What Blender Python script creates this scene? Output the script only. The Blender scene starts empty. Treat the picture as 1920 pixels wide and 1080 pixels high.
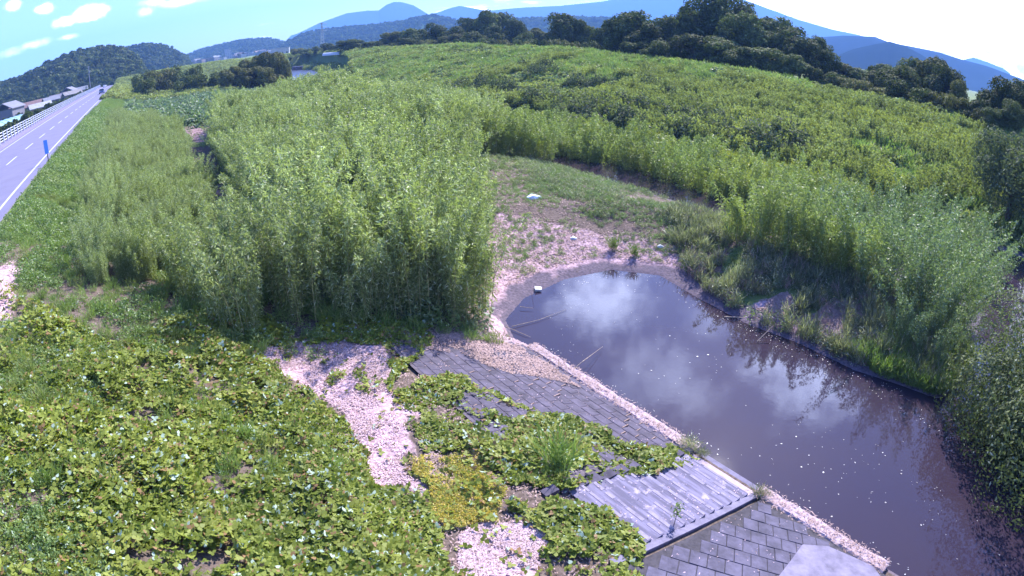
import bpy, math, random
import numpy as np
random.seed(7); RN = np.random.default_rng(7)
sc = bpy.context.scene
R = math.radians

# ------------------------------------------------------------------ camera (wide webcam lens, equidistant fisheye)
FPX = 1117.0; PITCH = R(24.0); CAMZ = 10.0          # focal length in pixels of a 1920 px wide frame
cam = bpy.data.cameras.new('camera'); cam_o = bpy.data.objects.new('camera', cam)
sc.collection.objects.link(cam_o); sc.camera = cam_o
cam.lens = 20.9; cam.clip_start = 0.1; cam.clip_end = 30000
cam.type = 'PANO'; cam.panorama_type = 'FISHEYE_LENS_POLYNOMIAL'
cam.fisheye_polynomial_k0 = 0; cam.fisheye_polynomial_k1 = -(960 / FPX) / 18
cam.fisheye_polynomial_k2 = 0; cam.fisheye_polynomial_k3 = 0; cam.fisheye_polynomial_k4 = 0
cam.fisheye_fov = R(180)
cam_o.location = (0, 0, CAMZ); cam_o.rotation_euler = (math.pi / 2 - PITCH, 0, 0)

# ------------------------------------------------------------------ sky and sun
SUN_AZ, SUN_EL = 25.0, 41.0                         # azimuth from +Y towards +X
w = bpy.data.worlds.new('World'); sc.world = w; w.use_nodes = True
nt = w.node_tree; nt.nodes.clear()
def N(nt, t, **kw):
    n = nt.nodes.new(t)
    for k, v in kw.items():
        if k.startswith('i_'):
            k = k[2:]; n.inputs[int(k) if k.isdigit() else k.replace('_', ' ')].default_value = v
        else: setattr(n, k, v)
    return n
L = lambda nt, a, b: nt.links.new(a, b)
sky = N(nt, 'ShaderNodeTexSky', sky_type='NISHITA', sun_disc=False, sun_elevation=R(SUN_EL), sun_rotation=R(SUN_AZ),
        altitude=0, air_density=1.0, dust_density=0.6, ozone_density=2.0)
tc = N(nt, 'ShaderNodeTexCoord')
sep = N(nt, 'ShaderNodeSeparateXYZ'); L(nt, tc.outputs['Generated'], sep.inputs[0])
add = N(nt, 'ShaderNodeMath', operation='ADD'); add.inputs[1].default_value = 0.12; L(nt, sep.outputs[2], add.inputs[0])
mx = N(nt, 'ShaderNodeMath', operation='MAXIMUM'); mx.inputs[1].default_value = 0.02; L(nt, add.outputs[0], mx.inputs[0])
dx = N(nt, 'ShaderNodeMath', operation='DIVIDE'); L(nt, sep.outputs[0], dx.inputs[0]); L(nt, mx.outputs[0], dx.inputs[1])
dy = N(nt, 'ShaderNodeMath', operation='DIVIDE'); L(nt, sep.outputs[1], dy.inputs[0]); L(nt, mx.outputs[0], dy.inputs[1])
cmb = N(nt, 'ShaderNodeCombineXYZ'); L(nt, dx.outputs[0], cmb.inputs[0]); L(nt, dy.outputs[0], cmb.inputs[1])
nz = N(nt, 'ShaderNodeTexNoise', i_Scale=1.15, i_Detail=9.0, i_Roughness=0.55); L(nt, cmb.outputs[0], nz.inputs['Vector'])
# more cloud towards the right of the view
bias = N(nt, 'ShaderNodeMath', operation='MULTIPLY_ADD'); bias.inputs[1].default_value = 0.13; bias.inputs[2].default_value = -0.02
L(nt, sep.outputs[0], bias.inputs[0])
s2 = N(nt, 'ShaderNodeMath', operation='ADD'); L(nt, nz.outputs[0], s2.inputs[0]); L(nt, bias.outputs[0], s2.inputs[1])
mr = N(nt, 'ShaderNodeMapRange', interpolation_type='SMOOTHSTEP'); mr.inputs[1].default_value = 0.54; mr.inputs[2].default_value = 0.68
L(nt, s2.outputs[0], mr.inputs[0])
tint = N(nt, 'ShaderNodeMix', data_type='RGBA', blend_type='MULTIPLY'); tint.inputs[0].default_value = 1
L(nt, sky.outputs[0], tint.inputs[6]); tint.inputs[7].default_value = (0.60, 0.68, 1.12, 1)
lowc = N(nt, 'ShaderNodeMapRange', interpolation_type='SMOOTHSTEP'); lowc.inputs[1].default_value = .45; lowc.inputs[2].default_value = .22; L(nt, sep.outputs[2], lowc.inputs[0])
cm_ = N(nt, 'ShaderNodeMath', operation='MULTIPLY'); L(nt, mr.outputs[0], cm_.inputs[0]); L(nt, lowc.outputs[0], cm_.inputs[1])
mixc = N(nt, 'ShaderNodeMix', data_type='RGBA'); L(nt, cm_.outputs[0], mixc.inputs[0]); L(nt, tint.outputs[2], mixc.inputs[6])
mixc.inputs[7].default_value = (19, 20, 22, 1)
CLOUDS = [(172, 20, 1.5, .6, 1), (150, 30, 1.1, .5, 1), (124, 40, 1.0, .4, 1), (84, 16, .8, .42, .9), (24, 10, .8, .4, .6), (125, 70, .8, .25, .7), (60, 84, 1.6, .35, .6), (20, 100, 1.5, .4, .45), (272, 22, .8, .4, .5), (340, 3, 2.5, .35, .5), (290, 2, 1.5, .4, .4), (1750, 30, 22, 4.5, .75), (1500, -60, 22, 3.5, .55),
          (1130, 568, 3.6, 2.6, -.95), (1225, 705, 4.2, 2.6, -.55), (1300, 745, 2.6, 1.8, -.5), (1520, 722, 3.6, 3.2, -1), (1440, 690, 2.2, 1.6, -.7), (1330, 600, 2.0, 1.5, -.35)]
prev = mixc.outputs[2]
wn = N(nt, 'ShaderNodeTexNoise', i_Scale=26.0, i_Detail=6.0, i_Roughness=.6); L(nt, tc.outputs['Generated'], wn.inputs['Vector'])
def ray0(px, py):
    u = px - 960; v = 540 - py; r_ = math.hypot(u, v); th = r_ / FPX; k = math.sin(th) / r_
    X, U, Y = u * k, v * k, math.cos(th); return (X, Y * math.cos(PITCH) + U * math.sin(PITCH), U * math.cos(PITCH) - Y * math.sin(PITCH))
for px, py, wx_, wz_, am in CLOUDS:
    c = ray0(px, py)
    if am < 0: c = (c[0], c[1], -c[2]); am = -am      # a cloud high up, seen only mirrored in the pond
    sb = N(nt, 'ShaderNodeVectorMath', operation='SUBTRACT'); L(nt, tc.outputs['Generated'], sb.inputs[0]); sb.inputs[1].default_value = c
    ml = N(nt, 'ShaderNodeVectorMath', operation='MULTIPLY'); L(nt, sb.outputs[0], ml.inputs[0]); q = 57.3
    ml.inputs[1].default_value = (q / wx_, q / wx_, q / wz_)
    ln = N(nt, 'ShaderNodeVectorMath', operation='LENGTH'); L(nt, ml.outputs[0], ln.inputs[0])
    ad = N(nt, 'ShaderNodeMath', operation='MULTIPLY_ADD'); L(nt, wn.outputs[0], ad.inputs[0]); ad.inputs[1].default_value = 2.6; L(nt, ln.outputs['Value'], ad.inputs[2])
    m_ = N(nt, 'ShaderNodeMapRange', interpolation_type='SMOOTHSTEP'); m_.inputs[1].default_value = 2.7 if py < 300 else 3.0; m_.inputs[2].default_value = 1.4 if py < 300 else 1.15; m_.inputs[4].default_value = am; L(nt, ad.outputs[0], m_.inputs[0])
    mc = N(nt, 'ShaderNodeMix', data_type='RGBA'); L(nt, m_.outputs[0], mc.inputs[0]); L(nt, prev, mc.inputs[6]); mc.inputs[7].default_value = ((30, 31, 33, 1) if px > 1400 else (19, 19.5, 20.5, 1)) if py < 300 else (20, 23, 35, 1); prev = mc.outputs[2]
bg = N(nt, 'ShaderNodeBackground'); bg.inputs[1].default_value = 0.13; L(nt, prev, bg.inputs[0])
wo = N(nt, 'ShaderNodeOutputWorld'); L(nt, bg.outputs[0], wo.inputs[0])
sun = bpy.data.lights.new('sun', 'SUN'); sun.energy = 4.8; sun.angle = R(0.5); sun.color = (1, 0.96, 0.92)
sun_o = bpy.data.objects.new('sun', sun); sc.collection.objects.link(sun_o)
sun_o.rotation_euler = (R(90 - SUN_EL), 0, R(180 - SUN_AZ)); sun_o.location = (0, 0, 60)
sc.view_settings.view_transform = 'Standard'; sc.view_settings.look = 'None'
sc.view_settings.exposure = 1.55; sc.view_settings.gamma = 1
sc.cycles.max_bounces = 6; sc.cycles.transparent_max_bounces = 6; sc.cycles.volume_bounces = 1
sc.cycles.caustics_reflective = False; sc.cycles.caustics_refractive = False

# ------------------------------------------------------------------ where things are
CA, SA = math.cos(R(36)), math.sin(R(36))
def to_st(x, y): return x * CA + y * SA, -x * SA + y * CA      # s: across the road to the right, t: along it
def to_xy(s, t): return s * CA - t * SA, s * SA + t * CA
def smooth(e0, e1, x):
    u = np.clip((x - e0) / (e1 - e0), 0, 1); return u * u * (3 - 2 * u)
def vnoise(x, y, seed=0):
    x = np.asarray(x, float) + seed * 17.13; y = np.asarray(y, float) + seed * 9.71
    xi = np.floor(x); yi = np.floor(y); fx = x - xi; fy = y - yi
    def h(a, b):
        v = np.sin(a * 127.1 + b * 311.7 + seed * 3.3) * 43758.5453; return v - np.floor(v)
    fx = fx * fx * (3 - 2 * fx); fy = fy * fy * (3 - 2 * fy)
    return (h(xi, yi) * (1 - fx) + h(xi + 1, yi) * fx) * (1 - fy) + (h(xi, yi + 1) * (1 - fx) + h(xi + 1, yi + 1) * fx) * fy
def fbm(x, y, seed=0, o=3):
    r = 0; a = .5
    for k in range(o): r = r + a * vnoise(x * 2 ** k, y * 2 ** k, seed + k); a *= .5
    return r / (1 - .5 ** o)
POND = [(10.9, -60), (10.9, 13.5), (10.7, 14.6), (11.3, 16), (13, 17.1), (15.5, 17.6), (18, 17.2), (19.3, 15.4), (18.8, 12.8),
        (18.5, 10.2), (18.8, 7.9), (18.7, 5.6), (19.2, 3.6), (19.4, 2.4), (21, 1.9), (24, 2.2), (29, 2.8), (33, 0), (30, -4), (24, -3.4), (20.5, -2.6), (19.8, -60)]
RIVER = [(29.5, -100), (29.5, 5), (29.8, 25), (30, 40), (31, 60), (34, 100), (36, 150), (40, 200), (48, 292), (84, 298), (78, 245), (64, 190), (49, 150), (38, 105),
         (36.5, 55), (41, 28), (43.5, 0), (43, -100)]
def sdist(s, t, poly):
    s = np.asarray(s, float); t = np.asarray(t, float)
    d = np.full(s.shape, 1e9); ins = np.zeros(s.shape, bool); n = len(poly)
    for i in range(n):
        (ax, ay), (bx, by) = poly[i], poly[(i + 1) % n]
        ex, ey = bx - ax, by - ay; u = np.clip(((s - ax) * ex + (t - ay) * ey) / (ex * ex + ey * ey), 0, 1)
        d = np.minimum(d, np.hypot(s - ax - u * ex, t - ay - u * ey))
        c = ((ay > t) != (by > t)); 
        if by != ay: ins ^= c & (s < (bx - ax) * (t - ay) / (by - ay) + ax)
    return np.where(ins, -d, d)
def ground_st(s, t):
    s = np.asarray(s, float); t = np.asarray(t, float)
    b = np.interp(s, [-400, -60, -32, -19, -17, -6.7, -6.0, 3.0, 5.0, 5.4, 10.6, 12, 19, 24, 29, 36, 46, 50], [3.5, 2.3, 2.3, 4.6, 4.96, 4.96, 4.9, 1.9, 1.72, 1.66, .12, .5, .8, 1.1, 1.0, 0.7, 1.3, 1.8])
    back = np.interp(s, [-6.0, 2, 6, 15, 24], [4.9, 2.2, 1.7, 1.5, 1.3])
    b = np.where((s > -6) & (s < 24), b + (back - b) * smooth(14, 19, t), b)
    sc_ = 75 + np.maximum(t - 150, 0) * .16
    zc = np.interp(t, [0, 35, 80, 120, 177, 300], [6.1, 6.1, 7.4, 8.0, 7.5, 7.4])
    q = (s - 50) / (sc_ - 50)
    slope = 1.8 + (zc - 1.8) * np.clip(q, 0, 1) ** 1.0
    b = np.where(s > 50, np.where(q < 1, slope, zc + (6.0 - zc) * smooth(1, 1.5, q)), b)
    b = np.where((t > 297) & (s > -6), b + (6.8 - b) * smooth(297, 350, t), b)
    D = np.hypot(s, t)
    b = b + (fbm(s * .12, t * .12, 3) - .5) * np.where((s > 46) | (s < -19), 1.0, np.where((s > -6) & ((t > 18) | (s > 11)), .25, .08))
    b = b + (fbm(s * .9, t * .9, 8) - .5) * np.where((s > -6.2), .10, 0)
    d = np.minimum(sdist(s, t, POND), sdist(s, t, RIVER) )
    f = np.where(d > 0, .02 + d * np.where(s < 10.9, .5, .22), np.maximum(d * .35, -1.2))
    f = f + (fbm(s * 1.3, t * 1.3, 5) - .5) * .10 * smooth(0, .6, d)
    return np.minimum(b, np.where(d > 8, 99, f))
def ground(x, y):
    s, t = to_st(np.asarray(x, float), np.asarray(y, float)); return ground_st(s, t)
def ray(px, py):                                    # direction of a spot of the photograph (1920 x 1080)
    u = px - 960; v = 540 - py; r = math.hypot(u, v) or 1e-9; th = r / FPX; k = math.sin(th) / r
    X, U, Y = u * k, v * k, math.cos(th)
    return X, Y * math.cos(PITCH) + U * math.sin(PITCH), U * math.cos(PITCH) - Y * math.sin(PITCH)
def azel(px, py):
    X, Y, Z = ray(px, py); return math.atan2(X, Y), math.atan2(Z, math.hypot(X, Y))
def on_ground(px, py, lift=0):                      # world place where that spot meets the terrain
    X, Y, Z = ray(px, py)
    k = np.geomspace(4, 900, 1500); g = ground(X * k, Y * k) + lift
    below = np.nonzero(CAMZ + Z * k < g)[0]
    k = k[below[0]] if len(below) else 900
    return X * k, Y * k
def st_px(pts, lift=0): return [to_st(*on_ground(*p, lift=lift)) for p in pts]
def at_dist(px, py, D):                             # place at ground distance D behind that spot
    a, e = azel(px, py); return D * math.sin(a), D * math.cos(a), CAMZ + D * math.tan(e)
#@@END_GEO

# ------------------------------------------------------------------ helpers
ROOT = sc.collection
def tag(o, label=None, cat=None, group=None, kind=None):
    if label: o['label'] = label
    if cat: o['category'] = cat
    if group: o['group'] = group
    if kind: o['kind'] = kind
    return o
def link(name, me, parent=None, coll=None):
    o = bpy.data.objects.new(name, me); (coll or ROOT).objects.link(o)
    if parent: o.parent = parent
    return o
def empty(name, loc=(0, 0, 0), rz=0, scale=1):
    o = bpy.data.objects.new(name, None); ROOT.objects.link(o); o.location = loc; o.rotation_euler = (0, 0, rz); o.scale = (scale,) * 3
    o.empty_display_size = .3
    return o
def mesh_np(name, V, loops, starts, mat, attrs=None, fattrs=None, smoothf=False, mats=None, midx=None):
    me = bpy.data.meshes.new(name)
    V = np.asarray(V, np.float32).reshape(-1, 3); loops = np.asarray(loops, np.int32).ravel(); starts = np.asarray(starts, np.int32)
    me.vertices.add(len(V)); me.vertices.foreach_set('co', V.ravel())
    me.loops.add(len(loops)); me.loops.foreach_set('vertex_index', loops)
    me.polygons.add(len(starts)); me.polygons.foreach_set('loop_start', starts)
    if smoothf: me.polygons.foreach_set('use_smooth', np.ones(len(starts), bool))
    for k, v in (attrs or {}).items():
        a = me.attributes.new(k, 'FLOAT', 'POINT'); a.data.foreach_set('value', np.asarray(v, np.float32))
    for k, v in (fattrs or {}).items():
        a = me.attributes.new(k, 'FLOAT', 'FACE'); a.data.foreach_set('value', np.asarray(v, np.float32))
    for m in (mats or [mat]): me.materials.append(m)
    if midx is not None: me.polygons.foreach_set('material_index', np.asarray(midx, np.int32))
    me.update(calc_edges=True); me.validate()
    return me
def unit(a): return a / np.maximum(np.linalg.norm(a, axis=-1, keepdims=True), 1e-9)
SHAPES = {'diamond': np.array([(-.5, 0), (-.05, .5), (.5, 0), (-.05, -.5)]),
          'ovate': np.array([(-.5, 0), (-.32, .42), (.05, .46), (.5, 0), (.05, -.46), (-.32, -.42)]),
          'blade': np.array([(-.5, -.35), (-.5, .35), (.5, 0)])}
def facing(Nn):
    Nn = unit(Nn); A = unit(np.cross(Nn, rdir(len(Nn)))); return A, np.cross(Nn, A)
class Leaves:
    """collects leaf faces"""
    def __init__(s): s.V = []; s.n = []; s.r = []; s.c = 0; s.loops = []; s.st = 0; s.starts = []
    def add(s, C, A, B, Ls, Ws, shape='diamond', rnd=None, bend=0.0):
        sh = SHAPES[shape]; n = len(C); k = len(sh)
        A = unit(A); Nn = unit(np.cross(A, B)); B = np.cross(Nn, A)
        Ls = np.broadcast_to(Ls, (n,)); Ws = np.broadcast_to(Ws, (n,))
        V = C[:, None, :] + A[:, None, :] * (sh[None, :, 0, None] * Ls[:, None, None]) + B[:, None, :] * (sh[None, :, 1, None] * Ws[:, None, None])
        if bend: V = V - Nn[:, None, :] * ((np.abs(sh[None, :, 1, None]) * 2) ** 1 * Ws[:, None, None] * bend)
        s.V.append(V.reshape(-1, 3)); s.loops.append(np.arange(n * k) + s.c); s.starts.append(np.arange(n) * k + s.c); s.c += n * k
        s.r.append(RN.random(n) if rnd is None else rnd)
    def mesh(s, name, mat):
        return mesh_np(name, np.concatenate(s.V), np.concatenate(s.loops), np.concatenate(s.starts), mat, fattrs={'rnd': np.concatenate(s.r)})
def rdir(n, up=0.0):
    v = RN.normal(size=(n, 3)); v[:, 2] += up; return unit(v)
class MB:
    """collects boxes, tubes, prisms with plain python faces"""
    def __init__(s): s.v = []; s.f = []
    def box(s, x0, x1, y0, y1, z0, z1, M=None):
        c = [(x0, y0, z0), (x1, y0, z0), (x1, y1, z0), (x0, y1, z0), (x0, y0, z1), (x1, y0, z1), (x1, y1, z1), (x0, y1, z1)]
        if M: c = [M(*p) for p in c]
        b = len(s.v); s.v += c
        s.f += [tuple(b + i for i in q) for q in ((0, 3, 2, 1), (4, 5, 6, 7), (0, 1, 5, 4), (1, 2, 6, 5), (2, 3, 7, 6), (3, 0, 4, 7))]
    def tube(s, pts, rad, seg=7, cap=True):
        pts = [np.array(p, float) for p in pts]; n = len(pts); b = len(s.v)
        rad = list(rad) if hasattr(rad, '__len__') else [rad] * n
        for i, p in enumerate(pts):
            d = unit(pts[min(i + 1, n - 1)] - pts[max(i - 1, 0)]); a = np.cross(d, (0, 0, 1) if abs(d[2]) < .9 else (1, 0, 0)); a = unit(a); c = np.cross(d, a)
            for k in range(seg):
                th = 2 * math.pi * k / seg; s.v.append(tuple(p + rad[i] * (a * math.cos(th) + c * math.sin(th))))
        for i in range(n - 1):
            for k in range(seg):
                k2 = (k + 1) % seg; s.f.append((b + i * seg + k, b + i * seg + k2, b + (i + 1) * seg + k2, b + (i + 1) * seg + k))
        if cap: s.f.append(tuple(b + k for k in range(seg))[::-1]); s.f.append(tuple(b + (n - 1) * seg + k for k in range(seg)))
    def poly(s, pts, z0, z1):
        b = len(s.v); n = len(pts); s.v += [(x, y, z0) for x, y in pts] + [(x, y, z1) for x, y in pts]
        s.f += [tuple(range(b, b + n))[::-1], tuple(range(b + n, b + 2 * n))] + [(b + i, b + (i + 1) % n, b + n + (i + 1) % n, b + n + i) for i in range(n)]
    def loft(s, rings, cap=True):
        b = len(s.v); n = len(rings[0])
        for r_ in rings: s.v += [tuple(p) for p in r_]
        for i in range(len(rings) - 1):
            for k in range(n):
                k2 = (k + 1) % n; s.f.append((b + i * n + k, b + i * n + k2, b + (i + 1) * n + k2, b + (i + 1) * n + k))
        if cap: s.f.append(tuple(b + k for k in range(n))[::-1]); s.f.append(tuple(b + (len(rings) - 1) * n + k for k in range(n)))
    def mesh(s, name, mat, sm=False):
        me = bpy.data.meshes.new(name); me.from_pydata(s.v, [], s.f); me.materials.append(mat)
        if sm:
            for p in me.polygons: p.use_smooth = True
        me.update(); return me
    def build(s, name, mat, parent=None, sm=False, coll=None): return link(name, s.mesh(name, mat, sm), parent, coll)

# ------------------------------------------------------------------ materials
def newmat(name):
    m = bpy.data.materials.new(name); m.use_nodes = True; nt = m.node_tree
    return m, nt, nt.nodes['Principled BSDF'], nt.nodes['Material Output']
def rgba(c): return (c[0], c[1], c[2], 1)
def simple(name, col, rough=.7, noise=0.0, scale=3.0, metal=0.0, spec=.3, bump=0):
    m, nt, p, out = newmat(name); p.inputs['Roughness'].default_value = rough; p.inputs['Metallic'].default_value = metal
    p.inputs['Specular IOR Level'].default_value = spec
    if noise:
        g = N(nt, 'ShaderNodeNewGeometry'); n = N(nt, 'ShaderNodeTexNoise', i_Scale=scale, i_Detail=6.0, i_Roughness=.65); L(nt, g.outputs['Position'], n.inputs['Vector'])
        r = N(nt, 'ShaderNodeMapRange'); r.inputs[1].default_value = .3; r.inputs[2].default_value = .7; r.inputs[3].default_value = 1 - noise; r.inputs[4].default_value = 1 + noise
        L(nt, n.outputs[0], r.inputs[0]); mm = N(nt, 'ShaderNodeMix', data_type='RGBA', blend_type='MULTIPLY'); mm.inputs[0].default_value = 1
        mm.inputs[6].default_value = rgba(col); L(nt, r.outputs[0], mm.inputs[7]); L(nt, mm.outputs[2], p.inputs['Base Color'])
        if bump:
            b = N(nt, 'ShaderNodeBump', i_Strength=bump, i_Distance=.03); L(nt, n.outputs[0], b.inputs['Height']); L(nt, b.outputs[0], p.inputs['Normal'])
    else: p.inputs['Base Color'].default_value = rgba(col)
    return m
def leafmat(name, dark, lite, pale=None, palef=.03, trans=.35, nscale=.25, yellow=None, rough=.5, spec=.35, instvar=.25, brown=None, brownf=0.04):
    """leaf colours: each leaf differs (rnd), patches of a few metres differ, instances differ"""
    m, nt, p, out = newmat(name)
    a = N(nt, 'ShaderNodeAttribute', attribute_name='rnd'); g = N(nt, 'ShaderNodeNewGeometry')
    n = N(nt, 'ShaderNodeTexNoise', i_Scale=nscale, i_Detail=4.0); L(nt, g.outputs['Position'], n.inputs['Vector'])
    r = N(nt, 'ShaderNodeMapRange'); r.inputs[1].default_value = .35; r.inputs[2].default_value = .65; L(nt, n.outputs[0], r.inputs[0])
    av = N(nt, 'ShaderNodeMath', operation='MULTIPLY_ADD'); av.inputs[1].default_value = .6; L(nt, a.outputs['Fac'], av.inputs[0])
    sc4 = N(nt, 'ShaderNodeMath', operation='MULTIPLY'); sc4.inputs[1].default_value = .4; L(nt, r.outputs[0], sc4.inputs[0]); L(nt, sc4.outputs[0], av.inputs[2])
    m1 = N(nt, 'ShaderNodeMix', data_type='RGBA'); m1.inputs[6].default_value = rgba(dark); m1.inputs[7].default_value = rgba(lite); L(nt, av.outputs[0], m1.inputs[0])
    col = m1.outputs[2]
    if yellow:
        n2 = N(nt, 'ShaderNodeTexNoise', i_Scale=nscale * 2.3, i_Detail=3.0); L(nt, g.outputs['Position'], n2.inputs['Vector'])
        r2 = N(nt, 'ShaderNodeMapRange'); r2.inputs[1].default_value = .5; r2.inputs[2].default_value = .68; r2.inputs[4].default_value = .7; L(nt, n2.outputs[0], r2.inputs[0])
        m2 = N(nt, 'ShaderNodeMix', data_type='RGBA'); L(nt, r2.outputs[0], m2.inputs[0]); L(nt, col, m2.inputs[6]); m2.inputs[7].default_value = rgba(yellow); col = m2.outputs[2]
    if pale:
        gt = N(nt, 'ShaderNodeMath', operation='GREATER_THAN'); gt.inputs[1].default_value = 1 - palef; L(nt, a.outputs['Fac'], gt.inputs[0])
        m3 = N(nt, 'ShaderNodeMix', data_type='RGBA'); L(nt, gt.outputs[0], m3.inputs[0]); L(nt, col, m3.inputs[6]); m3.inputs[7].default_value = rgba(pale); col = m3.outputs[2]
    if brown:
        lt = N(nt, 'ShaderNodeMath', operation='LESS_THAN'); lt.inputs[1].default_value = brownf; L(nt, a.outputs['Fac'], lt.inputs[0])
        m4 = N(nt, 'ShaderNodeMix', data_type='RGBA'); L(nt, lt.outputs[0], m4.inputs[0]); L(nt, col, m4.inputs[6]); m4.inputs[7].default_value = rgba(brown); col = m4.outputs[2]
    if instvar:
        oi = N(nt, 'ShaderNodeObjectInfo'); hr = N(nt, 'ShaderNodeMapRange'); hr.inputs[3].default_value = 1 - instvar; hr.inputs[4].default_value = 1 + instvar; L(nt, oi.outputs['Random'], hr.inputs[0])
        hs = N(nt, 'ShaderNodeHueSaturation'); L(nt, hr.outputs[0], hs.inputs['Value']); L(nt, col, hs.inputs['Color']); col = hs.outputs[0]
    L(nt, col, p.inputs['Base Color']); p.inputs['Roughness'].default_value = rough; p.inputs['Specular IOR Level'].default_value = spec
    if trans:
        tr = N(nt, 'ShaderNodeBsdfTranslucent'); mt = N(nt, 'ShaderNodeMix', data_type='RGBA', blend_type='MULTIPLY'); mt.inputs[0].default_value = 1
        L(nt, col, mt.inputs[6]); mt.inputs[7].default_value = (1.1, 1.25, .6, 1); L(nt, mt.outputs[2], tr.inputs[0])
        ms = N(nt, 'ShaderNodeMixShader'); ms.inputs[0].default_value = trans; L(nt, p.outputs[0], ms.inputs[1]); L(nt, tr.outputs[0], ms.inputs[2]); L(nt, ms.outputs[0], out.inputs[0])
    return m
M = {}
M['bamboo'] = leafmat('bamboo_leaf', (.13, .17, .06), (.35, .39, .19), pale=(.46, .5, .36), palef=.12, trans=.45, yellow=(.25, .29, .08), nscale=.12, instvar=.18)
M['bamboo_far'] = leafmat('bamboo_leaf_yellowish', (.14, .19, .05), (.32, .37, .13), pale=(.45, .5, .26), palef=.06, yellow=(.30, .32, .07), nscale=.12, instvar=.15)  # yellower leaf green of the bamboo clumps on the bar
M['willow'] = leafmat('willow_leaf', (.10, .145, .06), (.22, .28, .13), pale=(.42, .48, .38), palef=.07, nscale=.2, instvar=.15)
M['culm'] = simple('bamboo_culm', (.26, .25, .11), .5, .6, 1.5)
M['kudzu'] = leafmat('kudzu_leaf', (.08, .12, .016), (.29, .33, .055), pale=(.42, .52, .42), palef=.035, yellow=(.28, .30, .06), nscale=.5, instvar=0, brown=(.28, .17, .08), brownf=.05, rough=.55, spec=.22)
M['weed'] = leafmat('weed_leaf', (.11, .18, .05), (.23, .31, .10), pale=(.4, .46, .33), palef=.05, yellow=(.22, .26, .08), nscale=.12, instvar=.2)
M['grass'] = leafmat('grass_blade', (.13, .20, .05), (.25, .34, .10), yellow=(.26, .27, .10), nscale=.3, instvar=.15, pale=(.38, .36, .22), palef=.05)
M['reed'] = leafmat('reed_blade', (.10, .12, .065), (.28, .29, .19), pale=(.45, .42, .34), palef=.12, nscale=.3, instvar=.2)
M['bank'] = leafmat('bank_leaf', (.15, .18, .05), (.33, .355, .13), pale=(.35, .42, .32), palef=.04, yellow=(.30, .32, .08), nscale=.06, instvar=.3, rough=.7, spec=.12)
M['willow_dark'] = leafmat('near_willow_leaf', (.06, .08, .035), (.17, .20, .08), pale=(.26, .30, .24), palef=.06, nscale=.5, instvar=0, trans=.3, rough=.7, spec=.12)
M['shrub'] = leafmat('shrub_leaf', (.05, .065, .035), (.13, .155, .085), pale=(.22, .24, .17), palef=.03, nscale=.1, instvar=.2, rough=.75, spec=.1)
M['silver'] = leafmat('silvery_leaf', (.10, .15, .07), (.21, .27, .16), pale=(.3, .36, .28), palef=.08, nscale=.1, instvar=.2)
M['tree'] = leafmat('tree_leaf', (.035, .05, .015), (.13, .15, .045), pale=(.15, .19, .09), palef=.05, nscale=.1, instvar=.3, trans=.25, rough=.75, spec=.1)
M['tree_olive'] = leafmat('tree_leaf_olive', (.07, .075, .025), (.19, .19, .06), pale=(.3, .3, .18), palef=.03, nscale=.1, instvar=.25, trans=.25, rough=.75, spec=.1)
M['forest'] = leafmat('forest_leaf', (.035, .055, .02), (.12, .14, .045), nscale=.02, instvar=.4, trans=.2, rough=.75, spec=.1)
M['yellow'] = leafmat('yellow_moss', (.42, .35, .10), (.78, .60, .20), nscale=1.5, instvar=0, pale=(.30, .34, .10), palef=.25)
M['litter'] = leafmat('dry_litter', (.30, .20, .215), (.76, .55, .60), nscale=.6, instvar=0, trans=0, brown=(.2, .13, .10), brownf=.18, rough=.8)
M['straw'] = leafmat('dry_straw', (.26, .17, .14), (.48, .33, .32), nscale=.6, instvar=0, trans=0, rough=.8)
M['bark'] = simple('bark', (.09, .07, .055), .9, .4, 6)
M['asphalt'] = simple('asphalt', (.15, .14, .22), .85, .10, .6)
M['paint'] = simple('road_paint', (.42, .42, .52), .7, .08, 3)
M['conc'] = simple('concrete', (.15, .135, .20), .85, .4, 2.5, bump=.4)
M['conc_dark'] = simple('concrete_block', (.07, .06, .09), .9, .5, 2.5, bump=.5)
M['conc_lite'] = simple('concrete_pale', (.40, .31, .36), .85, .3, 5, bump=.5)
M['white'] = simple('white_metal', (.55, .57, .62), .4)
M['wood'] = simple('dead_wood', (.34, .26, .2), .9, .3, 9)
M['foam'] = simple('white_foam', (.6, .6, .62), .6)
M['galv'] = simple('galvanised_steel', (.3, .32, .36), .5)
M['dark'] = simple('dark_rubber', (.02, .02, .025), .6)

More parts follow.
